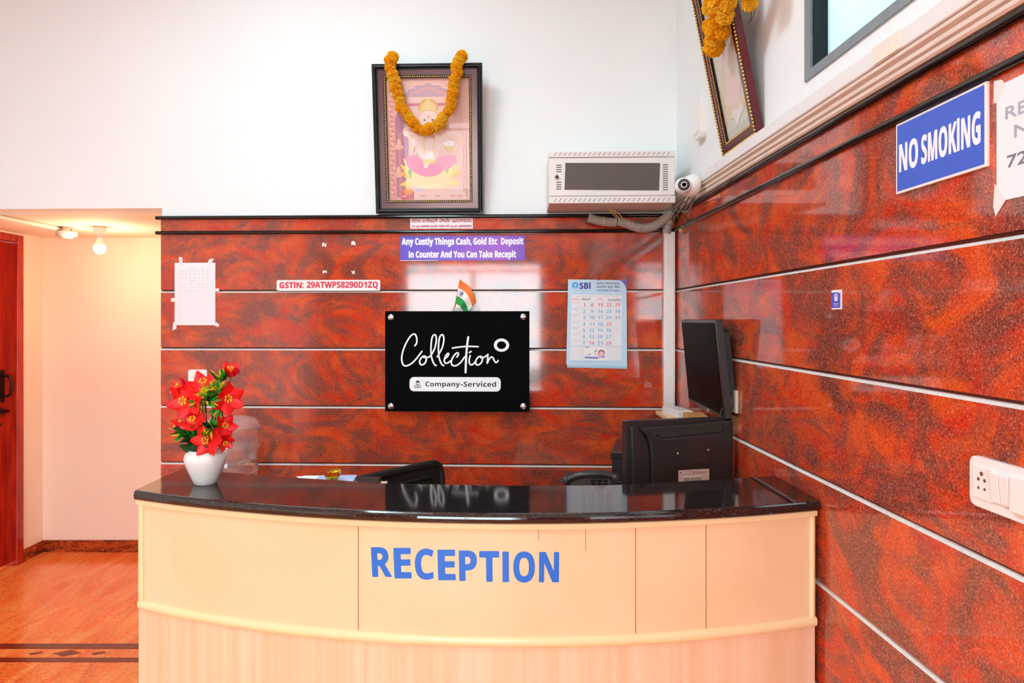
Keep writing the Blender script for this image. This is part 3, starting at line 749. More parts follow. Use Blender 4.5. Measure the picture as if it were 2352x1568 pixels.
def deity_print():
    k = pw / 1000.0
    p = Print(k, 565, 1497, 0.00008)         # drawing units: the 3.92x view of the picture
    p.oy = 1497
    def Q(*a, **b): return p.poly(*a, **b)
    p.step = 0.0001
    base_l = 50
    p.rect(165, 262, 965, 1395, (240, 190, 178), base_l)
    # carved stone hall
    p.rect(195, 300, 258, 1372, (231, 165, 152), base_l + 1); p.rect(872, 300, 945, 1372, (243, 196, 182), base_l + 1)
    p.poly([(258, 1350), (258, 640), (285, 560), (330, 520), (372, 560), (380, 900), (330, 1350)], (190, 130, 150), base_l + 1)
    p.poly([(330, 455), (335, 415), (372, 400), (385, 372), (430, 365), (450, 335), (510, 338), (565, 315), (620, 338), (680, 335), (700, 365), (748, 372), (760, 400), (800, 415), (800, 455)], (209, 168, 178), base_l + 1)
    p.stroke([(330, 455), (335, 415), (372, 400), (385, 372), (430, 365), (450, 335), (510, 338), (565, 315), (620, 338), (680, 335), (700, 365), (748, 372), (760, 400), (800, 415)], 9, (250, 205, 190), base_l + 2, 2)
    p.stroke([(395, 440), (430, 405), (480, 400), (510, 378), (565, 365), (620, 378), (650, 400), (700, 405), (735, 440)], 12, (243, 176, 160), base_l + 2, 2)
    p.rect(385, 445, 750, 500, (247, 205, 190), base_l + 3); p.rect(385, 500, 750, 526, (226, 130, 136), base_l + 3)
    p.rect(395, 526, 850, 800, (246, 202, 194), base_l + 2)
    for i in range(46):
        yy = 330 + i * 22
        p.ell(226 + 14 * math.sin(i * 1.7), yy, 15, 8, (214, 140, 132) if i % 2 else (244, 190, 172), base_l + 3, 0.5, 10)
    for x in (285, 300, 880, 905): p.rect(x, 760, x + 10, 1360, (222, 150, 140), base_l + 3)
    for x, y in ((290, 890), (280, 1140), (880, 870), (885, 1150)): p.ell(x, y, 42, 24, (238, 178, 158), base_l + 4); p.ell(x, y - 34, 18, 40, (240, 186, 160), base_l + 4)
    # throne and lotus
    p.poly([(300, 1372), (345, 1255), (860, 1255), (925, 1372)], (246, 204, 190), base_l + 4)
    p.rect(300, 1290, 420, 1368, (222, 112, 118), base_l + 5)
    def petal(x, y, L, wd, a, c, ly):
        ca, sa = math.cos(a), math.sin(a); pts = []
        for i in range(15):
            t = i / 14; pts.append((t * L, wd * math.sin(math.pi * t ** 0.8)))
        pts += [(q[0], -q[1]) for q in pts[-2:0:-1]]
        p.poly([(x + u * ca - v * sa, y + u * sa + v * ca) for u, v in pts], c, ly)
    Y1, Y2, Y3 = (248, 212, 110), (243, 190, 96), (250, 226, 150)
    for a, L, c in ((-2.75, 200, Y2), (-2.45, 230, Y1), (-2.2, 250, Y3), (-1.95, 240, Y1), (2.9, 190, Y1)): petal(470, 1190, L, 34, a, c, base_l + 6)
    for a, L, c in ((-0.4, 200, Y2), (-0.68, 230, Y1), (-0.95, 240, Y3), (-1.2, 200, Y1), (0.22, 190, Y1)): petal(680, 1190, L, 34, a, c, base_l + 6)
    p.poly([(350, 1200), (420, 1130), (740, 1130), (800, 1200), (700, 1262), (450, 1262)], (247, 214, 150), base_l + 7)
    for pts in ([(470, 935), (430, 1000), (400, 1060), (390, 1160)], [(450, 960), (400, 1040), (375, 1130)], [(700, 1060), (740, 1040), (730, 1120)]): p.stroke(pts, 16, (140, 190, 92), base_l + 8)
    # seated figure
    p.ell(568, 545, 92, 82, (241, 202, 140), base_l + 8)
    for i in range(22):
        q = math.pi * (1.0 + i / 21.0); p.ell(568 + 84 * math.cos(q), 545 + 74 * math.sin(q), 11, 11, (228, 178, 104), base_l + 9, 0, 8)
    p.poly([(568, 452), (592, 500), (630, 560), (505, 560), (544, 500)], (245, 214, 150), base_l + 10)
    p.ell(487, 650, 44, 58, (244, 196, 186), base_l + 9, 0.3); p.ell(650, 650, 44, 58, (244, 196, 186), base_l + 9, -0.3)
    p.ell(462, 1050, 118, 78, (233, 132, 164), base_l + 9, 0.5); p.ell(690, 1040, 140, 66, (236, 144, 172), base_l + 9, -0.35)
    p.ell(560, 1090, 130, 70, (230, 120, 156), base_l + 10)
    p.ell(562, 890, 108, 138, (250, 214, 200), base_l + 11)
    p.ell(500, 830, 50, 60, (247, 204, 190), base_l + 12); p.ell(636, 830, 50, 60, (249, 212, 198), base_l + 12)
    for pts in ([(470, 820), (405, 800), (372, 760)], [(480, 860), (420, 930), (440, 860)], [(650, 810), (730, 800), (782, 742)], [(655, 860), (720, 910), (745, 875)]):
        p.stroke(pts, 44, (250, 212, 198), base_l + 12)
    for x, y in ((362, 752), (438, 838), (786, 736)): p.ell(x, y, 34, 42, (252, 220, 208), base_l + 13, 0.2)
    for x0, y0, x1, y1 in ((385, 775, 425, 808), (395, 880, 432, 915), (716, 770, 752, 806), (700, 880, 736, 905)): p.stroke([(x0, y0), (x1, y1)], 10, (236, 190, 96), base_l + 14, 0)
    p.ell(568, 630, 84, 62, (252, 222, 210), base_l + 13)
    p.ell(532, 650, 12, 7, (150, 90, 90), base_l + 14); p.ell(604, 650, 12, 7, (150, 90, 90), base_l + 14); p.ell(568, 622, 5, 8, (214, 80, 70), base_l + 14)
    p.stroke([(568, 655), (570, 740), (585, 810), (612, 850), (592, 880)], 42, (252, 220, 206), base_l + 14)
    for i in range(5): p.stroke([(551, 700 + 26 * i), (590 + i * 4, 702 + 26 * i)], 4, (238, 190, 178), base_l + 15, 0)
    p.stroke([(528, 800), (520, 900), (560, 985), (610, 900), (620, 790)], 9, (238, 196, 100), base_l + 15)
    p.rect(535, 930, 605, 1000, (250, 238, 232), base_l + 15); p.ell(568, 1020, 60, 22, (240, 200, 110), base_l + 16)
    p.ell(540, 1040, 24, 40, (252, 214, 200), base_l + 16, 0.2)
    p.ell(755, 905, 48, 34, (238, 190, 120), base_l + 15); p.ell(752, 862, 54, 26, (252, 246, 240), base_l + 16)
    p.ell(365, 1290, 42, 34, (240, 160, 90), base_l + 6); p.ell(372, 1262, 24, 22, (246, 190, 110), base_l + 7); p.ell(462, 1268, 44, 26, (214, 206, 216), base_l + 8)
    p.ell(560, 1245, 130, 24, (250, 222, 170), base_l + 8)
    for x in (330, 500, 640, 780, 850): p.ell(x, 1335, 26, 10, (236, 170, 150), base_l + 6)
    return p
band = P('bronze_band', (96, 66, 66), 0.22, 0.5)
picture('framed_picture', 'large framed devotional print in a black rope-edged frame standing on the back wall trim', PF, pw, ph,
        [('frame_moulding', 0.027, -0.034, 0.0, M['darkframe'], 'rope'), ('inner_band', 0.026, -0.020, -0.002, band, 'flat'), ('gold_beading', 0.0135, -0.020, -0.003, M['gold'], 'bead')], deity_print)

# --- marigold garlands
def blossom_mesh(name, seed, m_):
    rnd = random.Random(seed); b = MB()
    b.ball((0, 0, 0), 0.55, None, 10)
    n_ = 190
    for i in range(n_):
        z = 1 - 2 * (i + 0.5) / n_; q = i * 2.39996; r = math.sqrt(1 - z * z)
        d = Vector((r * math.cos(q), r * math.sin(q), z)); up = Vector((0, 0, 1)) if abs(z) < 0.9 else Vector((1, 0, 0))
        s_ = d.cross(up).normalized(); t_ = s_.cross(d); a = rnd.uniform(0, 6.28); s2 = s_ * math.cos(a) + t_ * math.sin(a); t2 = d.cross(s2)
        R = rnd.uniform(0.86, 1.06); wv = rnd.uniform(0.13, 0.19)
        c0 = d * 0.5; k_ = t2 * 0.12
        vs = [c0 - s2 * wv * 0.4, c0 + s2 * wv * 0.4, d * R * 0.88 - s2 * wv - k_, d * R * 0.94 + k_ * 0.6, d * R * 0.88 + s2 * wv - k_, d * R - s2 * wv * 0.55 + k_, d * R * 1.04 + k_ * 1.8, d * R + s2 * wv * 0.55 + k_]
        b.add(vs, [(0, 1, 3), (0, 3, 2), (1, 4, 3), (2, 3, 6, 5), (3, 4, 7, 6)])
    return b.mesh(name, m_, fix=False)
BLO = [blossom_mesh('blossom', 1, M['marigold']), blossom_mesh('blossom', 2, M['marigoldlight']), blossom_mesh('blossom', 3, M['marigold'])]
def garland(name, label, mat, pts, r, step, rad_rnd=0.12, flat=1.0):
    t = thing(name, label, 'garland', mat)
    path = smooth_path(pts, 24); d = 0; last = None; rnd = random.Random(len(pts) + 3)
    MB().tube([p + Vector((0, 0.006, 0)) for p in path[::4]], 0.0022, 5).build('thread', M['thread'], t)
    acc = step; prev = path[0]
    for p in path:
        acc += (p - prev).length; prev = p
        if acc >= step:
            acc = 0
            o = bpy.data.objects.new('blossom', BLO[rnd.randrange(3)]); COL.objects.link(o); o.parent = t
            s_ = r * rnd.uniform(1 - rad_rnd, 1 + rad_rnd)
            o.matrix_local = Matrix.Translation(p + Vector((rnd.uniform(-1, 1), 0, rnd.uniform(-1, 1))) * r * 0.14) @ Matrix.Rotation(rnd.uniform(0, 6), 4, Vector((rnd.random(), rnd.random(), rnd.random()))) @ Matrix.Diagonal((s_, s_, s_, 1))
    return t
u = pw / 1000.0
gp = [(262, 112), (252, 160), (250, 215), (262, 268), (285, 315), (284, 370), (300, 420), (325, 485), (330, 545), (372, 600), (415, 655), (455, 705), (505, 745), (560, 757), (620, 738), (680, 705), (712, 650), (755, 595), (785, 545), (795, 480), (800, 425), (818, 345), (838, 285), (850, 235), (845, 180), (862, 125), (893, 112)]
garland('marigold_garland', 'orange marigold garland draped over the black-framed picture on the back wall', PF,
        [Vector(((a - 565) * u, -0.034 - 0.031 + (0.025 if b < 150 else 0), (1497 - b) * u)) for a, b in gp], 0.0285, 0.031)

# --- notices
def board(mb_name, label, cat, x0, y0, x1, y1, off, th, m_, r=0.0, sc=1.0, bevel=0.0, name=None):
    """flat board on the back wall covering photo pixels x0..x1, y0..y1; returns its thing and a Print factory"""
    t = thing(mb_name, label, cat, FB((x0 + x1) / 2, y1, off))
    k = kb((x0 + x1) / 2, (y0 + y1) / 2, off); ww = (x1 - x0) * k / 2; hh = (y1 - y0) * k
    pts = rrect(-ww, ww, 0, hh, r * k) if r else [(-ww, 0), (ww, 0), (ww, hh), (-ww, hh)]
    MB().slab(pts, 0.0, th).build(name or 'panel', m_, t, bevel=bevel)
    return t, (lambda ox, oy, mag, step=0.00012: Print(k / mag, (((x0 + x1) / 2) - ox) * mag, (y1 - oy) * mag, step))

# Kannada sticker on the granite strip
t, pf = board('luggage_notice', 'small white notice with red regional script above the purple sign', 'sign', 942, 501, 1086, 525, 0.0012, 0.001, M['paper'])
p = pf(900, 480, 6.03)
RED = (206, 34, 74)
segs = [('ನಿಮ್ಮ', 275, 398), ('ಲಗೇಜಗೆ', 423, 628), ('ನೀವೇ', 662, 805), ('ಜವಬ್ದಾರರು', 838, 1105)]
for s_, a, b in segs: p.text(s_, a, 133, b, 186, RED, 2, 1.2)
for s_, a, b in (('ಬೆಲೆ', 277, 312), ('ಬಾಳುವ', 323, 395), ('ವಸ್ತುಗಳಿದ್ದಲ್ಲಿ', 405, 522), ('ಅವುಗಳನ್ನು', 530, 640), ('ರಿಸಿಪ್ಷನ್', 652, 735), ('ಹತ್ತಿರ', 745, 795), ('ನೊಂದಣಿ', 808, 905), ('ಮಾಡಿಸಿಕೊಳ್ಳತಕ್ಕದ್ದು', 918, 1105)): p.text(s_, a, 218, b, 254, RED, 2, 0.8)
p.build('lettering', None, t)

# purple notice
grad = bpy.data.materials.new('purple_print'); grad.use_nodes = True
n = grad.node_tree.nodes; l = grad.node_tree.links; tc = n.new('ShaderNodeTexCoord'); rp = ramp(n, [(0.0, lin((86, 70, 200))), (0.45, lin((128, 78, 204))), (0.8, lin((160, 84, 206))), (1.0, lin((122, 72, 198)))])
sx = n.new('ShaderNodeSeparateXYZ'); l.new(tc.outputs['Generated'], sx.inputs[0]); l.new(sx.outputs[0], rp.inputs[0]); l.new(rp.outputs[0], n['Principled BSDF'].inputs['Base Color']); n['Principled BSDF'].inputs['Roughness'].default_value = 0.4
t, pf = board('purple_notice', 'wide purple notice with two lines of white lettering below the framed picture', 'sign', 919, 541, 1205, 598, 0.0015, 0.001, grad)
p = pf(900, 480, 6.03); WH = (250, 248, 252)
p.text(bold('Any Costly Things Cash, Gold Etc  Deposit'), 137, 398, 1818, 520, WH, 2, 3.5); p.text(bold('in Counter And You Can Take Recepit'), 234, 578, 1716, 698, WH, 2, 3.5)
p.rect(113, 706, 640, 713, (238, 232, 244), 2)
p.build('lettering', None, t)

# red number plate
t, pf = board('number_plate', 'white rounded plate with a red registration number on the granite', 'sign', 635, 643, 873, 667.5, 0.006, 0.005, M['white_plastic'], r=4, bevel=0.001)
p = pf(360, 580, 4.126); p.text(bold('GSTIN'), 1162, 278, 1372, 336, (222, 30, 66), 2, 1.5); p.text(bold('29ATWPS8290D1ZQ'), 1422, 276, 2094, 346, (222, 30, 66), 2, 1.5)
p.rect(1380, 290, 1392, 302, (222, 30, 66), 2); p.rect(1380, 322, 1392, 334, (222, 30, 66), 2)
p.build('lettering', None, t)

# ruled sheet held by tape
t, pf = board('ruled_paper', 'white ruled paper sheet taped to the granite at the left', 'paper', 401, 605.5, 494.5, 746.5, 0.002, 0.0006, M['paper'], name='sheet')
p = pf(360, 580, 4.126)
for i in range(34):
    y = 172 + i * 15.3
    p.rect(168, y, 553, y + 1.6, (204, 204, 224), 2)
p.rect(216, 106, 218, 686, (226, 190, 204), 2)
p.rect(498, 136, 530, 138, (170, 170, 196), 3); p.rect(498, 156, 530, 158, (170, 170, 196), 3)
rnd = random.Random(5)
def scrawl(x0, x1, y, c):
    x = x0; pts = []
    while x < x1: pts.append((x, y + rnd.uniform(-5, 4))); x += 5
    if len(pts) > 1: p.stroke(pts, 1.8, c, 3, 2)
scrawl(305, 385, 152, (128, 128, 160)); scrawl(420, 450, 160, (150, 150, 176)); scrawl(322, 358, 277, (110, 110, 196))
for i, y in enumerate((182, 212, 243, 304, 334, 366)):
    x = 230
    while x < 480:
        scrawl(x, x + 20, y, (140, 140, 168)); x += 40
p.build('ruling', None, t)
inv = t.matrix_world.inverted()
def tape(pts, off=0.0032):
    b = MB(); vs = []
    k = kb(450, 680, 0.002); ox, oy = (401 + 494.5) / 2, 746.5
    q = [((360 + x / 4.126 - ox) * k, (oy - 580 - y / 4.126) * k) for x, y in pts]
    b.slab(q, -0.0012, -0.0002).build('tape', M['tape'], t)
tape([(210, 50), (243, 55), (248, 125), (216, 122)]); tape([(498, 72), (544, 66), (522, 108), (484, 104)]); tape([(548, 344), (592, 346), (592, 374), (548, 372)])
tape([(136, 436), (178, 430), (178, 466), (137, 470)]); tape([(158, 658), (192, 664), (186, 722), (150, 736)]); tape([(545, 668), (566, 660), (594, 682), (580, 706), (548, 690)])

# scraps of tape left on the stone, a hook
for nm, lab, x, y, poly in (('upper left', 'scrap of old white tape on granite, upper left of the four above the number plate', 745, 562, [(-5, 5), (-5, -4), (0, -5), (1, -1), (5, -4), (4, 4), (1, 5), (0, 1)]),
                            ('upper right', 'scrap of old white tape on granite, upper right, nearest the purple notice', 811.5, 558.5, [(-5, 4), (-4, -5), (2, -5), (5, -1), (5, 5), (0, 3)]),
                            ('lower left', 'thin scrap of white tape just above the number plate at its middle', 745.5, 625, [(-4, 4), (-5, -3), (0, -4), (5, -4), (5, 3), (2, 0)]),
                            ('lower right', 'jagged scrap of white tape just above the right half of the number plate', 811, 625, [(-5, -4), (0, -2), (4, -5), (3, 0), (5, 4), (0, 3), (-3, 4), (-2, 0)])):
    k = kb(x, y, 0.001); b = MB().slab([(a * k, -c * k) for a, c in poly], 0, 0.0009)
    tag(b.build('tape_scrap', M['tape'], mat=FB(x, y, 0.0009)), lab, 'tape', 'tape scraps round the number plate')
k = kb(526, 842); b = MB(); b.box(-3.5 * k, 4 * k, -0.004, 0, -4 * k, 0); b.tube([(0, -0.003, -1 * k), (0, -0.012, 1 * k), (-1 * k, -0.014, 8 * k)], 0.0022, 8)
tag(b.build('wall_hook', M['white_plastic'], mat=FB(527, 845)), 'tiny white adhesive hook on the granite above the flowers', 'hook')

# switch plate behind the flowers
t = thing('switch_plate', 'single white switch plate on the granite behind the red flowers', 'switch', FB(455.5, 891))
k = kb(455, 870)
MB().slab(rrect(-21.5 * k, 21.5 * k, 0, 42 * k, 5 * k), -0.010, 0).build('plate', M['white_plastic'], t, bevel=0.002)
MB().slab(rrect(-7 * k, 7 * k, 6 * k, 36 * k, 1 * k), -0.0125, -0.0095).build('rocker', M['offwhite'], t, bevel=0.001)
MB().box(-5 * k, 5 * k, -0.0110, -0.0098, 31 * k, 35 * k).build('indicator_window', M['cabinet'], t)

# black sign on four studs
t, pf = board('black_sign', 'black rectangular sign with white handwritten lettering and a white ring, held by studs', 'sign', 884, 715, 1215.5, 945, 0.050, 0.006, P('black_acrylic', (15, 15, 16), 0.8, spec=0.0))
p = pf(860, 690, 5.808, 0.0002)
WHT = (252, 252, 252)
def sc(pts, wd=21, **kw): p.stroke(pts, wd, WHT, 2, 8, **kw)
sc([(538, 604), (560, 575), (565, 515), (548, 462), (520, 450), (480, 478), (435, 545), (395, 630), (370, 710), (362, 785), (374, 845), (402, 872), (440, 870), (495, 840), (555, 782), (602, 722), (632, 680)])
sc([(648, 745), (618, 775), (602, 815), (612, 852), (640, 858), (672, 838), (690, 798), (690, 760), (668, 742), (650, 748), (665, 762), (715, 760), (748, 740)])
sc([(735, 752), (775, 700), (808, 625), (826, 530), (818, 470), (796, 460), (772, 490), (758, 565), (754, 660), (762, 755), (785, 828), (808, 862), (824, 868)])
sc([(838, 752), (875, 690), (908, 620), (926, 530), (918, 470), (896, 460), (872, 490), (858, 565), (854, 660), (862, 755), (885, 828), (908, 862), (926, 868)])
sc([(936, 782), (968, 755), (990, 722), (984, 706), (958, 728), (936, 775), (934, 818), (956, 838), (985, 830), (1012, 808)])
sc([(1100, 755), (1120, 722), (1114, 700), (1090, 706), (1052, 750), (1028, 806), (1032, 856), (1068, 872), (1112, 858), (1160, 815), (1205, 750)])
sc([(1252, 490), (1240, 570), (1228, 690), (1220, 830), (1216, 958)], 28)
sc([(1040, 636), (1130, 622), (1250, 613), (1384, 617)])
sc([(1278, 735), (1266, 780), (1266, 832), (1286, 858), (1318, 848), (1350, 812)])
p.stroke([(1265, 696), (1290, 680)], 20, WHT, 2, 0)
sc([(1392, 748), (1364, 780), (1350, 820), (1362, 856), (1392, 856), (1424, 830), (1440, 790), (1436, 756), (1412, 744), (1420, 764), (1468, 754), (1502, 730)])
sc([(1514, 718), (1510, 770), (1504, 836)]); sc([(1506, 832), (1528, 785), (1556, 755), (1580, 762), (1594, 795), (1614, 824), (1634, 822), (1650, 800)])
p.ring(1694, 596, 102, 88, 61, 51, WHT, 2)
p.rect(467, 1022, 1684, 1212, WHT, 2, r=60)
BK = (16, 16, 16)
p.text(bold('Company'), 680, 1084, 1140, 1166, BK, 4); p.text(bold('Serviced'), 1190, 1080, 1622, 1150, BK, 4); p.rect(1150, 1118, 1182, 1130, BK, 4)
p.ring(577, 1105, 24, 24, 17, 17, BK, 4); p.rect(553, 1072, 601, 1090, BK, 4, r=5); p.rect(556, 1090, 598, 1097, BK, 4)
p.stroke([(534, 1158), (534, 1140), (556, 1128), (577, 1140), (598, 1128), (620, 1140), (620, 1158), (577, 1164), (534, 1158)], 8, BK, 4, 0); p.stroke([(577, 1140), (577, 1160)], 7, BK, 4, 0)
p.build('lettering', None, t)
k = kb(1049, 830, 0.05)
for x, y in ((219, 227), (1984, 219), (219, 1412), (1984, 1405)):
    px, py = 860 + x / 5.808, 690 + y / 5.808
    b = MB(); c = ((px - 1049.75) * k, 0, (945 - py) * k)
    b.lathe([(0, 0.006), (0.0145, 0.006), (0.0165, 0.003), (0.0165, 0.0)], 24, c, axis='y')
    b.lathe([(0.008, 0.0), (0.008, -0.0485)], 12, c, axis='y'); b.box(c[0] - 0.011, c[0] + 0.011, -0.0066, -0.0056, c[2] - 0.0012, c[2] + 0.0012, None)
    b.build('stud', M['steel'], t)

# little flag tucked behind the sign
t = thing('small_flag', 'small orange, white and green flag on a stick rising behind the black sign', 'flag', FB(1066, 716, 0.018))
k = kb(1066, 690, 0.018) / 6.03; fo = ((1066 - 900) * 6.03, (716 - 480) * 6.03)
A, B_, C_, D_ = (945, 985), (875, 1305), (1165, 1285), (1010, 1470)
cl = MB(); NU, NV = 14, 18
mats3 = [P('saffron_cloth', (255, 120, 34), 0.6), P('white_cloth', (244, 238, 232), 0.6), P('green_cloth', (16, 150, 56), 0.6)]
def fpt(uu, vv):
    bow = 60 * math.sin(math.pi * uu) * (1 - vv * 0.4)
    x = (A[0] * (1 - vv) + B_[0] * vv) * (1 - uu) + (C_[0] * (1 - vv) + D_[0] * vv) * uu + bow * 0.5
    y = (A[1] * (1 - vv) + B_[1] * vv) * (1 - uu) + (C_[1] * (1 - vv) + D_[1] * vv) * uu - bow * 0.75
    return Vector(((x - fo[0]) * k, 0.006 * math.sin(uu * 7 + vv * 2.0) - 0.004, (fo[1] - y) * k))
vs = [fpt(i / NU, j / NV) for j in range(NV + 1) for i in range(NU + 1)]
for j in range(NV):
    for i in range(NU):
        q = [fpt(i / NU, j / NV), fpt((i + 1) / NU, j / NV), fpt((i + 1) / NU, (j + 1) / NV), fpt(i / NU, (j + 1) / NV)]
        cl.add(q, [(0, 1, 2, 3)], mats3[j * 3 // NV], True)
cl.build('cloth', None, t)
wh = MB(); c0 = fpt(0.25, 0.5)
for rr_, th_ in ((0.0125, 0.0011), (0.004, 0.0012)):
    wh.tube([fpt(0.25, 0.5) + Vector((rr_ * math.cos(q), -0.0022 + 0.1 * rr_ * math.sin(2 * q), rr_ * math.sin(q))) for q in [2 * math.pi * i / 24 for i in range(25)]], th_, 5)
for i in range(12):
    q = 2 * math.pi * i / 12; wh.tube([c0 + Vector((0, -0.0022, 0)), c0 + Vector((0.0115 * math.cos(q), -0.0022, 0.0115 * math.sin(q)))], 0.00045, 4)
wh.build('wheel_emblem', ink((48, 84, 170)), t)
MB().tube([((945 - fo[0]) * k, 0.002, (fo[1] - 975) * k), ((810 - fo[0]) * k, 0.002, (fo[1] - 1620) * k)], 0.0018, 8).build('stick', M['gold'], t)
MB().box((815 - fo[0]) * k, (1220 - fo[0]) * k, 0.0155, 0.0178, -0.06, (fo[1] - 1362) * k).build('tape', M['tape'], t)

# wall calendar
t = thing('wall_calendar', 'pale blue paper wall calendar open at December hanging on the granite', 'calendar', FB(1372, 836, 0.006))
k = kb(1372, 740, 0.006) / 6.533; ox, oy = (1372 - 1280) * 6.533, (836 - 620) * 6.533
blu = (198, 226, 242)
def sheet(dx0, dx1, dz, y, m_, name):
    q = [((135 + dx0 - ox) * k, (oy - 1408 - dz) * k), ((1045 + dx1 - ox) * k, (oy - 1425 - dz) * k), ((1038 - ox) * k, (oy - 146) * k), ((163 - ox) * k, (oy - 134) * k)]
    return MB().slab(q, y, y + 0.0006).build(name, m_, t)
sheet(12, 4, 55, 0.0035, ink((170, 206, 228)), 'back_leaf'); sheet(14, 2, 40, 0.0020, ink((176, 212, 232)), 'back_leaf'); sheet(10, 0, 18, 0.0008, ink((206, 230, 242)), 'back_leaf')
sheet(0, 0, 0, -0.0008, ink(blu), 'top_leaf')
p = Print(k, ox, oy, 0.00015); p2 = p
y0 = 0.0008
SB = (70, 72, 160)
L0 = 7
p.ell(268, 222, 51, 51, (84, 174, 232), L0); p.ell(268, 220, 15, 15, blu, L0 + 1); p.rect(262, 225, 274, 274, blu, L0 + 1)
p.text(bold('SBI'), 334, 180, 498, 276, SB, L0, 3.0)
p.text('The banker to every Indian', 272, 290, 440, 304, (150, 180, 210), L0)
p.text('ಭಾರತೀಯ ಸ್ಟೇಟ್ ಬ್ಯಾಂಕ್', 588, 172, 932, 216, (100, 104, 140), L0, 0.6); p.text('भारतीय स्टेट बैंक', 588, 226, 936, 275, (86, 88, 140), L0, 0.8)
p.text(bold('STATE BANK OF'), 588, 288, 830, 314, SB, L0); p.text(bold('INDIA'), 846, 290, 934, 316, SB, L0)
p.poly([(935, 146), (1036, 150), (1036, 285), (1024, 240), (995, 190)], (112, 86, 200), L0)
p.poly([(214, 360), (970, 376), (958, 1364), (190, 1352)], (240, 238, 240), L0)
p.text('special days and holidays of the month are shown in this leaf', 282, 378, 912, 400, (190, 186, 196), L0 + 1)
PK_, BL_ = (236, 112, 148), (120, 184, 222)
p.text(bold('2024'), 228, 416, 330, 444, (240, 130, 150), L0 + 1); p.text('ಡಿಸೆಂಬರ್', 366, 416, 500, 448, (96, 90, 96), L0 + 1, 0.6); p.text('दिसंबर', 596, 416, 684, 448, (240, 150, 170), L0 + 1, 0.5); p.text(sans('DECEMBER'), 760, 430, 954, 462, (110, 100, 112), L0 + 1, 0.8)
colx = [333, 460, 583, 712, 840, 966]; rowy = [466, 562, 655, 757, 850, 945, 1042, 1135]
GR = (206, 214, 224)
for i, y in enumerate(rowy): p.poly([(205, y), (964, y + 6), (964, y + 9), (205, y + 3)], GR, L0 + 1)
for x in colx[:-1]: p.poly([(x, 466), (x + 2.5, 466), (x - 6, 1138), (x - 8.5, 1138)], GR, L0 + 1)
for d in range(1, 32):
    c, r_ = (d - 1) // 7, (d - 1) % 7
    col = PK_ if (r_ == 0 or d in (14, 25, 28)) else BL_
    xa = colx[c] + (32 if c == 0 else 14) - r_ * 1.4; xb = colx[c + 1] - 12 - r_ * 1.4; yy = rowy[r_] + 26
    m_ = (xa + xb) / 2; hw_ = 40 if d > 9 else 20
    if d == 11: hw_ = 34
    if d == 1: hw_ = 14
    xa, xb = m_ - hw_, m_ + hw_
    p.text(bold(str(d)), xa, yy, xb, yy + 50, col, L0 + 2)
    p.rect((xa + xb) / 2 - 34, yy + 58, (xa + xb) / 2 + 34, yy + 61, (216, 212, 222), L0 + 2)
for r_ in range(7): p.rect(222, rowy[r_] + 12, 316, rowy[r_] + 17, (244, 170, 186) if r_ == 0 else (204, 206, 226), L0 + 2); p.rect(236, rowy[r_] + 30, 304, rowy[r_] + 34, (244, 170, 186) if r_ == 0 else (204, 206, 226), L0 + 2)
p.rect(866, 886, 934, 890, (244, 160, 176), L0 + 2); p.rect(872, 908, 928, 912, (244, 160, 176), L0 + 2)
p.rect(188, 1138, 960, 1144, (150, 190, 220), L0 + 2)
for bx in (200, 748):
    for i in range(5):
        for j in range(6): p.rect(bx + 8 + i * 42, 1168 + j * 31, bx + 24 + i * 42, 1176 + j * 31, (240, 160, 170) if (j == 0 or i == 4) else (190, 200, 220), L0 + 2)
p.rect(410, 1146, 734, 1352, (246, 240, 240), L0 + 2); p.poly([(410, 1295), (620, 1300), (625, 1320), (600, 1332), (410, 1326)], (132, 142, 210), L0 + 3)
p.ell(662, 1240, 50, 46, (150, 80, 92), L0 + 3); p.ell(662, 1250, 38, 34, (246, 196, 190), L0 + 4); p.stroke([(640, 1282), (585, 1265), (556, 1238)], 16, (246, 188, 184), L0 + 4); p.poly([(608, 1300), (640, 1278), (700, 1278), (732, 1310), (700, 1320), (620, 1318)], (240, 176, 190), L0 + 4); p.rect(668, 1278, 706, 1310, (160, 160, 222), L0 + 5)
p.ell(572, 1216, 20, 14, (130, 170, 220), L0 + 4, -0.4); p.ell(592, 1186, 8, 14, (246, 180, 110), L0 + 4, 0.3); p.ell(482, 1262, 22, 9, (150, 160, 190), L0 + 4); p.ell(432, 1272, 8, 8, (240, 150, 160), L0 + 4)
p.rect(420, 1150, 478, 1166, (130, 190, 190), L0 + 3); p.rect(330, 1376, 820, 1380, (160, 190, 215), L0); p.rect(190, 1360, 960, 1364, (150, 180, 210), L0 + 1)
p.build('printing', None, t)
MB().tube([((612 - ox) * k, 0, (oy - 140) * k), ((592 - ox) * k, -0.001, (oy - 100) * k), ((606 - ox) * k, 0.002, (oy - 50) * k)], 0.0022, 7).build('hanging_string', P('red_string', (214, 34, 30), 0.7), t)
MB().lathe([(0, 0.012), (0.003, 0.012), (0.003, -0.002)], 10, ((606 - ox) * k, 0.004, (oy - 45) * k), axis='y').build('nail', P('rusty_nail', (110, 54, 40), 0.5), t)
b = MB(); b.box((606 - ox) * k, (632 - ox) * k, -0.004, -0.001, (oy - 146) * k, (oy - 134) * k)
b.build('clip', M['black_plastic'], t)

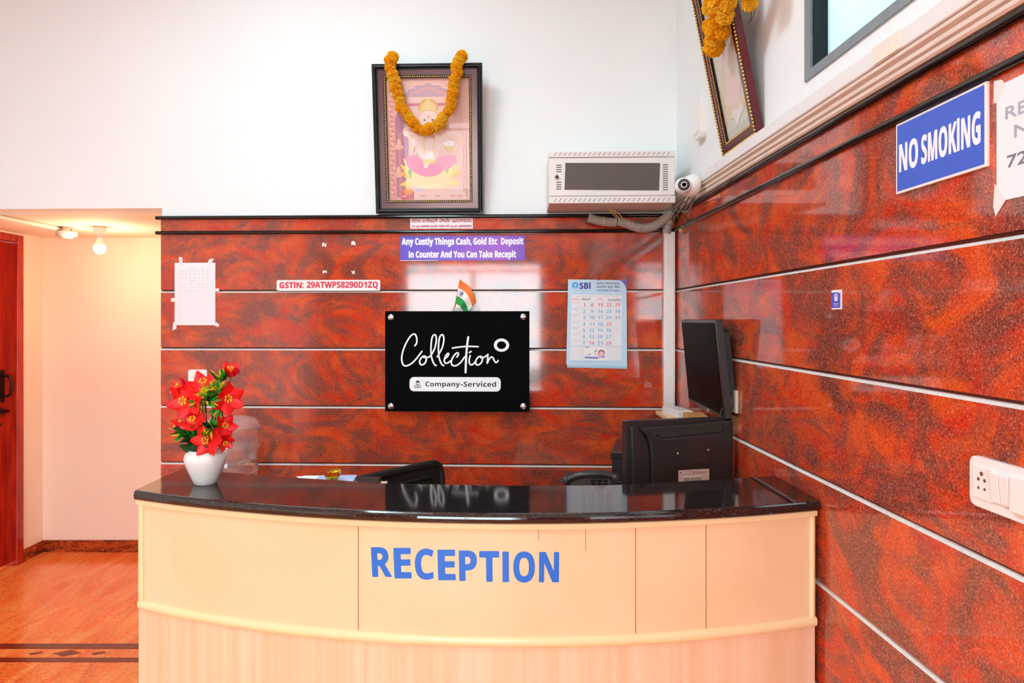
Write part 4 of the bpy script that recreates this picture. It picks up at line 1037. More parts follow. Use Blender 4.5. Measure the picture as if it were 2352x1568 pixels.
# ================================================================== CORNER: CABINET, CAMERA, CABLES
yf_ = 3.205
cl_ = W(1261, 466, yf_); cr_ = W(1550, 466, yf_)
cw = cr_.x - cl_.x; ch_ = 0.2385; cd = 0.275
o_ = onback((1261 + 1550) / 2 - 20, 480, 0.0)
cabm = frame(bX, bY, Vector(((cl_.x + cr_.x) / 2, yf_, cl_.z)))
t = thing('network_cabinet', 'cream metal equipment cabinet with a grey door panel fixed high near the corner', 'cabinet', cabm)
b = MB(); X0, X1 = -cw / 2, cw / 2
b.box(X0, X1, 0.012, cd + PL - 0.002, 0.0, ch_)
body = b.build('cabinet_body', M['cabinet'], t, bevel=0.003)
b = MB(); b.box(X0, X1, 0.0, 0.012, ch_ - 0.026, ch_); tl = b.build('top_lip', M['cabinet'], t, bevel=0.002)
b = MB(); b.box(X0, X1, 0.0, 0.012, 0.0, 0.031); bl = b.build('bottom_lip', M['cabinet'], t, bevel=0.002)
sl = MB(); sl2 = MB()
for i in range(24):
    x = X0 + 0.028 + i * (cw - 0.06) / 23
    for g_, z0, z1 in ((sl, ch_ - 0.019, ch_ - 0.006), (sl2, 0.007, 0.022)):
        g_.slab([(x - 0.006, z0), (x - 0.0035, z0), (x + 0.0085, z1), (x + 0.006, z1)], -0.0009, 0.001)
sl.build('vent_slots', M['slot'], tl); sl2.build('vent_slots', M['slot'], bl)
dz0, dz1 = 0.035, ch_ - 0.030
b = MB(); b.box(X0 + 0.002, X1 - 0.002, 0.003, 0.0118, dz0, dz1)
door = b.build('cabinet_door', M['cabinet'], t, bevel=0.002)
b = MB(); b.slab([(X0 + 0.072, dz0 + 0.028), (X1 - 0.074, dz0 + 0.022), (X1 - 0.069, dz1 - 0.026), (X0 + 0.076, dz1 - 0.022)], 0.0012, 0.0045); b.build('door_panel', M['smoked'], door)
sl = MB()
for zz_ in (dz1 - 0.032, dz0 + 0.062):
    sl = MB()
    for z in [zz_ - i * 0.0102 for i in range(4)]: sl.box(X0 + 0.034, X0 + 0.058, 0.0022, 0.004, z - 0.0016, z + 0.0016)
    sl.build('vent_slots', M['slot'], door)
sl = MB()
for i in range(12): z = dz1 - 0.034 - i * 0.0104; sl.box(X1 - 0.057, X1 - 0.033, 0.0022, 0.004, z - 0.0016, z + 0.0016)
sl.build('vent_slots', M['slot'], door)
b = MB(); b.lathe([(0, 0.012), (0.008, 0.012), (0.010, 0.008), (0.010, 0.0)], 20, (X0 + 0.036, 0.003, (dz0 + dz1) / 2), axis='y')
lk = b.build('lock', M['steel'], door)
MB().lathe([(0, 0.0135), (0.0055, 0.0135), (0.0055, 0.011)], 12, (X0 + 0.036, 0.003, (dz0 + dz1) / 2), axis='y').build('keyhole', M['slot'], lk)

# dome camera on the ledge corner
cp = W(1572, 428, 2.93)
t = thing('dome_camera', 'small white dome security camera in the corner beside the cream cabinet', 'camera', Matrix.Translation(cp))
R_ = 0.042
look = Matrix.Rotation(math.radians(8), 4, 'Z') @ Matrix.Rotation(math.radians(12), 4, 'Y')
b = MB(); b.lathe([(0, 0.010), (0.030, 0.010), (0.040, 0.0), (0.047, -0.016), (0.048, -0.030), (0.046, -0.036), (0, -0.036)], 28, (0, 0, 0), axis='x')
b.xf(Matrix.Translation((0.014, 0.008, 0.006)) @ Matrix.Rotation(math.radians(24), 4, 'Z'))
b.build('base', M['white_plastic'], t)
b = MB(); b.ball((0, 0, 0), 0.036, None, 24); ball = b.build('eyeball', M['white_plastic'], t, Matrix.Translation((-0.006, -0.006, 0)))
c = Matrix.Translation((-0.006, -0.006, 0)) @ Matrix.Rotation(math.radians(-10), 4, 'Z')
b = MB(); b.lathe([(0, 0.0335), (0.020, 0.0335), (0.023, 0.031), (0.024, 0.026)], 28, (0, 0, 0), axis='y'); fc = b.build('lens_face', M['black_plastic'], t, c)
b = MB(); b.lathe([(0.0245, 0.0255), (0.025, 0.033), (0.0285, 0.030), (0.0285, 0.020)], 28, (0, 0, 0), axis='y'); b.build('face_ring', M['white_plastic'], t, c)
b = MB(); b.lathe([(0, 0.036), (0.007, 0.0365), (0.010, 0.0335)], 20, (0, 0, 0), axis='y'); b.build('lens', M['screen'], fc)
b = MB()
for i in range(10): q = 2 * math.pi * i / 10; b.ball((0.0155 * math.cos(q), -0.0337, 0.0155 * math.sin(q)), 0.0022, None, 6, (1, 0.5, 1))
b.build('infrared_leds', M['steel'], fc)

# corrugated hose and loose cables
def hosepath(pts, off): return smooth_path([onback(a, b_, off) for a, b_ in pts], 40)
def corrug(path, r, name, parent):
    n_ = len(path); L = 0; rad = []
    for i, p in enumerate(path):
        if i: L += (p - path[i - 1]).length
        rad.append(r * (1 + 0.055 * math.sin(L * 2 * math.pi / 0.0062)))
    # resample finely
    return MB().tube(path, rad, 16).build(name, M['hose'], parent)
def resamp(path, d=0.0016):
    out = [path[0]]; acc = 0
    for a, b_ in zip(path, path[1:]):
        L = (b_ - a).length; s_ = d - acc
        while s_ <= L:
            out.append(a + (b_ - a) * (s_ / L)); s_ += d
        acc = (acc + L) % d if L else acc
    return out
t = thing('cable_hose', 'grey corrugated cable hose sagging under the cream cabinet towards the corner', 'cable hose')
h1 = resamp(hosepath([(1351, 500), (1380, 508), (1416, 511)], 0.050)); h2 = resamp(hosepath([(1418, 507), (1440, 514), (1470, 523), (1500, 520), (1524, 505), (1542, 488)], 0.048)); h3 = resamp(hosepath([(1538, 482), (1541, 500), (1534, 518), (1530, 536)], 0.030))
corrug(h1, 0.0225, 'hose_length', t); corrug(h2, 0.0225, 'hose_length', t); corrug(h3, 0.0215, 'hose_length', t)
def tie(path, f, r):
    i = int(len(path) * f); p = path[i]; d = (path[i + 1] - path[i - 1]).normalized(); u_ = d.cross(Vector((0, 1, 0.01))).normalized(); v_ = d.cross(u_)
    MB().tube([p + (u_ * math.cos(q) + v_ * math.sin(q)) * r for q in [2 * math.pi * i_ / 20 for i_ in range(21)]], 0.0020, 5).build('cable_tie', M['tie'], t)
tie(h1, 0.55, 0.0245); tie(h2, 0.25, 0.0245); tie(h2, 0.80, 0.0245); tie(h3, 0.55, 0.0235)
def wires(name, lab, lines, r, m_):
    t_ = thing(name, lab, 'cable')
    for ln in lines: MB().tube(smooth_path([W(*q) for q in ln], 10), r, 7).build('strand', m_, t_)
wires('camera_cables', 'bundle of grey cables drooping from the dome camera into the hose', [[(1574, 452, 2.99), (1562, 470, 3.2), (1548, 492, 3.34), (1544, 505, 3.38)], [(1582, 454, 2.97), (1572, 472, 3.1), (1552, 496, 3.30), (1546, 508, 3.37)], [(1590, 456, 2.95), (1578, 476, 3.06), (1568, 486, 3.16), (1562, 470, 3.22), (1556, 500, 3.33)], [(1596, 452, 2.93), (1583, 482, 3.02), (1572, 488, 3.12)]], 0.0042, M['cable'])
cn_ = bpy.data.objects['camera_cables']; c_ = W(1565, 528, 3.36); MB().box(c_.x - 0.012, c_.x + 0.012, c_.y - 0.008, c_.y + 0.008, c_.z - 0.008, c_.z + 0.008).build('connector', M['tie'], cn_, bevel=0.002)
wires('copper_wires', 'thin copper coloured wires reaching from the cabinet underside to the hose', [[(1398, 482, 3.36), (1410, 494, 3.39), (1418, 500, 3.42)], [(1404, 482, 3.36), (1416, 494, 3.39), (1424, 502, 3.42)], [(1411, 483, 3.36), (1424, 494, 3.39), (1432, 504, 3.42)]], 0.0022, M['tie'])

# white trunking up the corner
kq = kb(1536, 700, 0.0)
t = thing('cable_trunking', 'white plastic cable trunking running vertically up the corner', 'trunking', FB(1535.5, 1000, 0.0) )
tz = (1000 - 530) * kq
b = MB(); b.box(-0.028, 0.026, -0.030, 0.0, 0, tz); b.build('channel', M['white_plastic'], t, bevel=0.0015)
b = MB(); b.box(-0.021, 0.0205, -0.0335, -0.0302, 0, tz); b.build('cover', M['white_plastic'], t, bevel=0.0015)

# ================================================================== ON THE RIGHT WALL
def rpoly(name, lab, cat, y, z):
    return thing(name, lab, cat, FR(y, z, RX - 0.0062))
# no smoking
xs = 0.895
y0, y1 = yr(2057.5, xs), yr(2265.5, xs); w_ = y0 - y1
z0, z1 = H + 0.3125 * xs, H + 0.4868 * xs; h_ = z1 - z0
t = rpoly('no_smoking_sign', 'blue NO SMOKING sign with a white border on the right granite wall', 'sign', (y0 + y1) / 2, z0)
MB().box(-w_ / 2, w_ / 2, -0.0065, 0, 0, h_).build('panel', M['white_plastic'], t, bevel=0.001)
p = Print(1.0, 0, 0, 0.0003)
def R2(x, z): return (x, -z)
e = 0.0055
MB().box(-w_ / 2 + e, w_ / 2 - e, -0.0069, -0.0060, e, h_ - e).build('blue_face', P('sign_blue', (58, 96, 206), 0.4), t)
tb, tt = H + 0.3645 * xs - z0, H + 0.4325 * xs - z0
xl, xr_ = y0 - yr(2066, xs) - w_ / 2, y0 - yr(2252, xs) - w_ / 2
wN = (xr_ - xl)
p.text(bold('NO'), xl, -tt, xl + wN * 0.262, -tb, WH, 24, 0.0011); p.text(bold('SMOKING'), xl + wN * 0.312, -tt - 0.0015, xr_, -tb, WH, 24, 0.0011)
p.build('lettering', None, t)
# paper notice
xp = 0.899
y0 = yr(2287, xp); z0, z1 = H + 0.2325 * xp, H + 0.468 * xp; h_ = z1 - z0; w_ = 0.297
t = rpoly('phone_notice', 'white taped paper notice cut off at the right edge beside the blue sign', 'paper', y0 - w_ / 2, z0)
MB().slab([(-w_ / 2, 0.003), (w_ / 2, 0), (w_ / 2, h_), (-w_ / 2, h_ - 0.002)], -0.0012, -0.0004).build('sheet', M['paper'], t)
p = Print(1.0, 0, 0, 0.0002); GY = (172, 176, 190)
def line(txt, px, sb, st, x_end, c=GY):
    xa = y0 - yr(px, xp) - w_ / 2; p.text(txt, xa, -(H + st * xp - z0), x_end, -(H + sb * xp - z0), c, 8, 0.0005)
line('RECEPTION', 2308, 0.3925, 0.4164, w_ / 2 - 0.022); line('NUMBER', 2328, 0.351, 0.375, w_ / 2 - 0.042); line('7204122329', 2311.5, 0.297, 0.3206, w_ / 2 - 0.026, (120, 122, 138))
p.build('lettering', None, t)
def tape2(pts):
    MB().slab([(a - w_ / 2, b_) for a, b_ in pts], -0.0018, -0.0006).build('tape', M['tape'], t)
tape2([(-0.006, h_ + 0.010), (0.014, h_ + 0.006), (0.022, h_ - 0.006), (0.003, h_ - 0.032), (-0.007, h_ - 0.030)]); tape2([(-0.004, 0.035), (0.008, 0.022), (0.024, 0.004), (-0.002, -0.022), (-0.008, -0.004)])
tape2([(w_ - 0.015, h_ + 0.01), (w_ + 0.008, h_ + 0.008), (w_ + 0.004, h_ - 0.02), (w_ - 0.02, h_ - 0.01)])
# small blue sticker
xk = 0.9; y0, y1 = yr(1909.5, xk), yr(1932.5, xk); w_ = y0 - y1; z0, z1 = H + 0.0315 * xk, H + 0.0885 * xk; h_ = z1 - z0
t = rpoly('blue_sticker', 'tiny blue sticker with a white seated-figure emblem on the right granite wall', 'sticker', (y0 + y1) / 2, z0)
MB().box(-w_ / 2, w_ / 2, -0.0011, 0, 0, h_).build('sheet', M['paper'], t)
p = Print(w_ / 361.0, 642.5, 1090, 0.0001)
q_ = 12
p.rect(462, 480, 778, 1040, (86, 88, 196), q_); p.ell(622, 620, 70, 100, (232, 232, 240), q_ + 1); p.ell(622, 625, 46, 62, (86, 88, 196), q_ + 2)
p.poly([(622, 565), (648, 640), (690, 680), (680, 740), (690, 775), (650, 790), (600, 795), (560, 770), (570, 740), (560, 690), (598, 640)], (232, 232, 240), q_ + 3)
p.rect(525, 882, 722, 902, (236, 236, 244), q_ + 1); p.rect(560, 950, 700, 966, (236, 236, 244), q_ + 1); p.ell(735, 492, 28, 24, (240, 240, 246), q_ + 1)
p.xf(Matrix.Diagonal((1, 1, (h_ / 695.0) / (w_ / 361.0), 1)))
p.build('printing', None, t)
# switchboard
xb = 0.893; y0 = yr(2228.5, xb); w_ = 0.236; z0, z1 = H - 0.385 * xb, H - 0.2815 * xb; h_ = z1 - z0
t = rpoly('switchboard', 'white rounded switchboard with a socket and rocker switches on the right wall', 'switchboard', y0 - w_ / 2, z0)
MB().slab(rrect(-w_ / 2, w_ / 2, 0, h_, 0.016), -0.010, 0).build('plate', M['white_plastic'], t, bevel=0.004, segs=3)
def lx(px): return y0 - yr(px, xb) - w_ / 2
zb_, zt_ = 0.016, h_ - 0.016
def mod(name, xa, xb_, m_=M['white_plastic'], yy=-0.0122): return MB().box(xa, xb_, yy, -0.008, zb_, zt_).build(name, m_, t, bevel=0.001)
so = mod('socket', lx(2238), lx(2282)); cxs = (lx(2238) + lx(2282)) / 2 - 0.001; czs = (zb_ + zt_) / 2
hl = MB()
for dx, dz, r in ((0, 0.017, 0.0042), (-0.008, 0.006, 0.0034), (0.008, 0.006, 0.0034), (-0.008, -0.010, 0.0028), (0.008, -0.010, 0.0028)):
    hl.lathe([(0, 0.0003), (r, 0.0003), (r, 0.0)], 14, (cxs + dx, -0.0122, czs + dz), axis='y')
hl.build('pin_holes', P('socket_brown', (126, 70, 22), 0.6), so)
def rocker(xa, xb_, down):
    b = MB(); z_a, z_b = zb_ + 0.004, zt_ - 0.004; ya, yb_ = (-0.019, -0.014) if down else (-0.014, -0.019)
    b.add([(xa, -0.010, z_a), (xb_, -0.010, z_a), (xb_, -0.010, z_b), (xa, -0.010, z_b), (xa, ya, z_a), (xb_, ya, z_a), (xb_, yb_, z_b), (xa, yb_, z_b)], [(0, 1, 2, 3), (4, 5, 6, 7), (0, 1, 5, 4), (1, 2, 6, 5), (2, 3, 7, 6), (3, 0, 4, 7)])
    b.build('rocker_switch', M['white_plastic'], t, bevel=0.001)
rocker(lx(2283), lx(2303), False); rocker(lx(2305), lx(2326), False)
mod('socket', lx(2330), lx(2330) + 0.05, yy=-0.018); rocker(lx(2330) + 0.054, lx(2330) + 0.074, True); rocker(lx(2330) + 0.076, lx(2330) + 0.096, True)

# chime box on the plaster
xc_ = RW; y0, y1 = yr(1574, xc_ - 0.03), yr(1607, xc_)
t = thing('chime_box', 'slim white rounded plastic box on the plaster left of the tilted picture', 'chime box', FR(3.045, H + 0.790, RW))
MB().slab(rrect(-0.055, 0.055, 0, 0.175, 0.03), -0.030, 0).build('case', M['white_plastic'], t, bevel=0.010, segs=3)
MB().slab(rrect(-0.040, 0.040, 0.02, 0.032, 0.005), -0.0312, -0.029).build('grille', M['offwhite'], t)

# tilted picture standing on the white ledge
xq = 0.893
ya, yb_ = xq * F / 529.5, xq * F / 607.6
pw2 = ya - yb_; ph2 = 0.72
P2 = FR((ya + yb_) / 2, H + 0.6285, RX + 0.000) @ Matrix.Rotation(math.radians(11.2), 4, 'X')
def pale_print():
    Hh = 1590.0; p = Print(pw2 / 1000.0, 500, Hh, 0.0002); p.base = 10
    p.rect(95, 95, 905, Hh - 95, (226, 224, 206), 20)
    p.poly([(100, 100), (900, 100), (900, 560), (640, 640), (400, 560), (100, 700)], (206, 216, 226), 21)
    p.poly([(560, 100), (900, 100), (900, 820), (760, 760), (650, 500)], (176, 178, 136), 22)
    p.poly([(700, 480), (900, 380), (900, 900), (820, 860)], (232, 206, 140), 23)
    p.poly([(420, 420), (600, 330), (680, 560), (600, 760), (470, 640)], (150, 176, 214), 24)
    p.ell(500, 860, 130, 220, (236, 222, 214), 25); p.ell(500, 640, 80, 90, (238, 224, 212), 26); p.poly([(500, 520), (560, 600), (440, 600)], (232, 206, 150), 27)
    p.ell(500, 1120, 240, 130, (238, 212, 206), 26); p.ell(330, 1000, 60, 150, (230, 214, 190), 27, 0.4); p.ell(680, 1000, 60, 150, (226, 222, 204), 27, -0.4)
    p.ell(500, 1270, 300, 70, (232, 214, 176), 25); p.poly([(360, 1300), (440, 1260), (560, 1300), (640, 1250), (700, 1330), (500, 1380)], (240, 234, 226), 28)
    p.ell(180, 1200, 60, 160, (236, 204, 168), 24); p.ell(820, 1220, 60, 140, (214, 222, 204), 24)
    p.stroke([(440, 1330), (500, 1390), (570, 1300)], 22, (250, 248, 244), 30, 4)
    for i in range(8): p.ell(160 + i * 95, 1420, 36, 22, (224, 214, 186) if i % 2 else (204, 220, 224), 25)
    p.xf(Matrix.Diagonal((1, 1, 1000 * ph2 / pw2 / Hh, 1)))
    return p
t2 = picture('framed_picture', 'tilted maroon framed print leaning forward on the white ledge of the right wall', P2, pw2, ph2,
             [('frame_moulding', 0.016, -0.026, 0.0, M['gold'], 'bead'), ('maroon_band', 0.024, -0.022, 0.0, M['maroon'], 'flat'), ('gold_beading', 0.011, -0.020, -0.003, M['gold'], 'bead')], pale_print)
MB().box(pw2 / 2 - 0.001, pw2 / 2 + 0.0005, -0.022, 0.004, 0, ph2).build('side_edge', M['maroon'], t2); MB().box(-pw2 / 2 - 0.0005, -pw2 / 2 + 0.001, -0.022, 0.004, 0, ph2).build('side_edge', M['maroon'], t2)
MB().box(-pw2 / 2, pw2 / 2, -0.0235, 0.004, ph2 - 0.0005, ph2 + 0.001).build('top_edge', M['maroon'], t2)
iv = P2.inverted()
def onp(px, py, off): # point in the picture's own frame seen at this pixel
    o0 = iv @ EYE; d0 = (iv.to_3x3() @ ray(px, py)); tt_ = (-off - o0.y) / d0.y; return o0 + d0 * tt_
g2 = [onp(1712, -30, 0.045), onp(1690, -75, 0.05), onp(1668, -60, 0.06), onp(1658, -20, 0.066), onp(1648, 20, 0.070), onp(1646, 60, 0.068), onp(1641, 98, 0.064), onp(1640, 108, 0.064)]
garland('marigold_garland', 'orange marigold garland hanging over the tilted maroon picture near the ceiling corner', P2, g2, 0.034, 0.030, 0.15)
gt = bpy.data.objects['marigold_garland.001'] if 'marigold_garland.001' in bpy.data.objects else None
rnd = random.Random(12)
for px, py, off, r in ((1632, 18, 0.058, 0.030), (1664, 38, 0.056, 0.032), (1630, 60, 0.052, 0.028), (1660, 75, 0.052, 0.028), (1632, 92, 0.048, 0.024), (1636, 0, 0.055, 0.03), (1672, 8, 0.05, 0.03), (1722, 8, 0.02, 0.026), (1718, -14, 0.025, 0.026)):
    o = bpy.data.objects.new('blossom', BLO[rnd.randrange(3)]); COL.objects.link(o); o.parent = gt
    o.matrix_local = Matrix.Translation(onp(px, py, off)) @ Matrix.Rotation(rnd.uniform(0, 6), 4, Vector((rnd.random(), rnd.random(), rnd.random()))) @ Matrix.Diagonal((r, r, r, 1))
b = MB(); b.tube(smooth_path([onp(1718, 14, 0.02), onp(1726, 32, 0.016), onp(1722, 50, 0.012), onp(1712, 52, 0.012)], 6), 0.0016, 5); b.tube(smooth_path([onp(1722, 50, 0.012), onp(1730, 40, 0.012), onp(1735, 20, 0.01)], 6), 0.0013, 5)
b.build('thread', M['thread'], gt)

# square patch on the ledge
t = MB(); ya, yb_ = 1.605, 1.50
t.box(0, ya - yb_, -0.0022, 0, 0, 0.040)
tag(t.build('ledge_patch', P('cream_tape', (238, 228, 212), 0.6, var=0.05, vscale=40), mat=FR(ya, H + 0.586, RX - 0.0342)), 'cream square patch stuck on the white ledge below the high window', 'patch')

# ================================================================== TELEVISION AND SHELF IN THE CORNER
A_ = W(1567.5, 740, 3.16); Bt = W(1643.5, 738, 2.585); Cb = W(1666, 955, 2.60); Db = W(1579.5, 915.5, 3.17)
ux = (Bt - A_); ux.z = 0; tw = ux.length; ux.normalize(); uz = (A_ - Db + Bt - Cb).normalized(); uy = uz.cross(ux).normalized(); uz = ux.cross(uy)
org = (Cb + Db) / 2; th_ = ((A_ - Db).length + (Bt - Cb).length) / 2
TM = Matrix.Identity(4)
for i in range(3): TM[i][0] = ux[i]; TM[i][1] = uy[i]; TM[i][2] = uz[i]; TM[i][3] = org[i]
t = thing('wall_monitor', 'flat black screen mounted on the right granite wall, angled across the corner', 'monitor', TM)
hw = tw / 2 + 0.010
b = MB(); b.slab(rrect(-hw, hw + 0.014, -0.012, th_ + 0.008, 0.006), 0.0, 0.024); b.build('bezel', P('brown_black_gloss', (44, 28, 26), 0.35, spec=0.25), t, bevel=0.003)
MB().slab([(-tw / 2 + 0.004, 0.004), (tw / 2 - 0.004, 0.004), (tw / 2 - 0.004, th_ - 0.004), (-tw / 2 + 0.004, th_ - 0.004)], -0.0022, 0.001).build('screen', M['screen'], t)
b = MB(); b.slab(rrect(-hw + 0.02, hw - 0.012, 0.03, th_ - 0.03, 0.02), 0.024, 0.052); b.build('back_cover', M['black_matte'], t, bevel=0.012)
MB().box(-0.06, 0.06, 0.052, 0.10, th_ / 2 - 0.05, th_ / 2 + 0.05).build('wall_bracket', M['black_matte'], t)
MB().box(0.055, 0.075, -0.004, 0.0, -0.011, 0.002).build('logo_badge', M['steel'], t)
# shelf
sh = thing('corner_shelf', 'narrow wooden shelf along the right wall under the wall monitor', 'shelf', at(RX - 0.008, 3.03, H - 0.432))
MB().box(-0.13, 0, -0.30, 0.30, -0.018, 0).build('board', M['wood'], sh, bevel=0.002)
for y in (-0.20, 0.20): MB().add([(0, y, -0.018), (-0.10, y, -0.018), (0, y, -0.12), (0, y + 0.012, -0.018), (-0.10, y + 0.012, -0.018), (0, y + 0.012, -0.12)], [(0, 1, 2), (3, 4, 5), (0, 1, 4, 3), (1, 2, 5, 4), (2, 0, 3, 5)]).build('bracket', M['steel'], sh)
zs = H - 0.432
b = MB(); b.box(-0.035, 0.035, -0.09, 0.09, 0, 0.034); t = thing('power_adaptor', 'small white power adaptor lying on the shelf in the corner', 'adaptor', at(0.825, 3.15, zs, 0.15)); b.build('adaptor_body', M['white_plastic'], t, bevel=0.004)
MB().tube(smooth_path([(0, 0.09, 0.016), (0.01, 0.13, 0.016), (0.04, 0.15, 0.02)], 6), 0.003, 6).build('lead', M['white_plastic'], t)
t = MB(); t.box(-0.04, 0.04, -0.07, 0.07, 0, 0.036)
tag(t.build('carton', P('kraft_card', (208, 150, 88), 0.7), mat=at(0.845, 2.93, zs, -0.1), bevel=0.001), 'small brown carton on the corner shelf beside the adaptor', 'carton')
t = thing('wall_socket', 'brown wall socket with plugs on the right granite wall behind the wall monitor', 'socket', FR(2.62, H - 0.345, RX - 0.0062))
MB().box(-0.05, 0.05, -0.012, 0, 0, 0.085).build('plate', P('cream_socket', (206, 184, 160), 0.4), t, bevel=0.003)
MB().box(-0.010, 0.03, -0.050, -0.012, 0.02, 0.065).build('plug', P('dark_plug', (66, 44, 36), 0.4), t, bevel=0.005)
MB().tube(smooth_path([(0.01, -0.045, 0.03), (0.02, -0.06, -0.02), (-0.03, -0.05, -0.08), (-0.10, -0.03, -0.12)], 8), 0.004, 6).build('lead', M['black_matte'], t)

# ================================================================== BEHIND THE COUNTER
DZ_ = 0.82
t = thing('side_desk', 'cream side desk along the right wall behind the counter carrying the monitor', 'desk', at(0.60, 2.72, 0))
MB().box(-0.52, 0.295, -0.42, 0.56, DZ_ - 0.03, DZ_).build('desk_top', M['wood'], t, bevel=0.002)
for x in (-0.50, 0.27): MB().box(x, x + 0.02, -0.40, 0.54, 0, DZ_ - 0.03).build('side_panel', M['wood'], t)
# monitor seen from behind
Lm = W(1438, 967, 2.49); Rm = W(1680, 958, 2.59)
ux = Rm - Lm; ux.z = 0; mw = ux.length; ux.normalize(); uy = Vector((0, 0, 1)).cross(ux)
mt = (Lm.z + Rm.z) / 2; mid = (Lm + Rm) / 2
MM = frame(ux, uy, Vector((mid.x, mid.y, DZ_)))
t = thing('desk_monitor', 'black computer monitor seen from behind at the right end of the counter', 'monitor', MM)
mh = mt - DZ_; z0 = mh - 0.325
b = MB(); b.slab(rrect(-mw / 2, mw / 2, z0, mh, 0.006), 0.0, 0.034); b.build('front_frame', M['black_plastic'], t, bevel=0.004)
MB().box(-mw / 2 + 0.018, mw / 2 - 0.018, 0.0335, 0.0352, z0 + 0.022, mh - 0.018).build('screen', M['screen'], t)
u_ = mw / 840.0     # one step of the close view
def mx(x): return (x - 970) * u_
kz_ = mid.y / F / 3.485
def mz(y): return mh - (y - 915) * kz_
cur = [(1372, 1440 + 300), (1376, 935), (640, 968), (668, 1000), (690, 1035), (708, 1080), (718, 1130), (726, 1250), (730, 1740)]
b = MB(); b.slab([(mx(a), mz(min(c, 915 + (mh - z0) / kz_ - 6))) for a, c in cur], -0.026, 0.002); bk = b.build('back_cover', M['black_plastic'], t, bevel=0.006, segs=3)
stp = MB(); stp.slab([(mx(575), mz(948)), (mx(628), mz(962)), (mx(700), mz(1060)), (mx(722), mz(1180)), (mx(726), z0 + 0.006), (mx(600), z0 + 0.006)], -0.012, 0.002); stp.build('side_fairing', M['black_plastic'], t, bevel=0.006, segs=3)
vt = [(712, 985), (1306, 948), (1310, 1000), (1300, 1025), (1270, 1040), (800, 1062), (770, 1050)]
MB().slab([(mx(a), mz(c)) for a, c in vt], -0.0268, -0.0255).build('vent_recess', M['slot'], bk)
b = MB()
for i in range(62):
    f = i / 61; xt = 722 + f * 578; yt = 988 - f * 36; L = 58 if 0.08 < f < 0.95 else 30
    b.slab([(mx(xt), mz(yt)), (mx(xt + 4.5), mz(yt)), (mx(xt + 4.5 + 26), mz(yt + L)), (mx(xt + 26), mz(yt + L))], -0.0285, -0.0265)
b.build('vent_ribs', P('vent_grey', (70, 62, 54), 0.4), bk)
b = MB()
for a, c in zip(vt[:], vt[1:] + vt[:1]):
    nn = max(2, int(math.hypot(a[0] - c[0], a[1] - c[1]) / 9))
    if a in (vt[0],): continue
    for i in range(nn): b.ball((mx(a[0] + (c[0] - a[0]) * i / nn), -0.0268, mz(a[1] + (c[1] - a[1]) * i / nn)), 0.0011, None, 5)
b.build('dotted_edge', P('dot_grey', (170, 160, 150), 0.4), bk)
p = Print(u_, 970, 915 + mh / kz_, 0.0003)
EM = (34, 32, 31)
ly = 89
p.ring(993, 1230, 50, 54, 42, 46, (52, 48, 46), ly, rough=0.3); p.stroke([(985, 1210), (985, 1250), (1004, 1250)], 5, (58, 54, 50), ly, 0, rough=0.3); p.stroke([(1000, 1204), (1030, 1228), (1024, 1230)], 4, (52, 48, 46), ly, 0, rough=0.3); p.ell(978, 1208, 6, 6, (58, 54, 50), ly)
p.text(bold('LG'), 1062, 1196, 1146, 1252, (56, 52, 49), ly, 2, rough=0.3)
p.rect(1196, 1300, 1346, 1392, (40, 37, 36), ly)
for i in range(6): p.rect(1204, 1310 + i * 13, 1338, 1312 + i * 13, (70, 66, 62), ly + 1)
p.xf(Matrix.Diagonal((1, 1, kz_ / u_, 1))).build('moulded_emblem', None, bk)
p = Print(u_, 970, 915 + mh / kz_, 0.0003)
p.rect(930, 1310, 1176, 1440, (226, 204, 190), ly, r=6)
p.rect(962, 1352, 1112, 1426, (244, 232, 222), ly + 1)
rnd = random.Random(4); x = 968
while x < 1106:
    ww = rnd.choice((2, 3, 4, 6)); p.rect(x, 1372, x + ww, 1412, (30, 26, 26), ly + 2); x += ww + rnd.choice((3, 4, 6))
for y, x0, x1 in ((1322, 1010, 1080), (1330, 1040, 1160), (1338, 1036, 1150), (1346, 968, 1060), (1420, 968, 1060), (1400, 1124, 1166)): p.rect(x0, y, x1, y + 3, (150, 124, 116), ly + 2)
p.ell(946, 1328, 6, 6, (60, 40, 40), ly + 2)
p.xf(Matrix.Diagonal((1, 1, kz_ / u_, 1))).build('barcode_label', None, bk)
for x, y in ((928, 1176), (1170, 1160)): MB().lathe([(0, 0.002), (0.004, 0.0015), (0.0045, 0.0)], 12, (mx(x), -0.026, mz(y)), axis='y').build('screw', M['steel'], bk)
b = MB(); b.box(-0.04, 0.04, 0.004, 0.030, 0.012, z0 + 0.04); b.build('stand_neck', M['black_plastic'], t)
b = MB(); b.plan([(0.11 * math.cos(q), 0.01 + 0.09 * math.sin(q)) for q in [2 * math.pi * i / 28 for i in range(28)]], 0, 0.014); b.build('stand_base', M['black_plastic'], t, bevel=0.004)

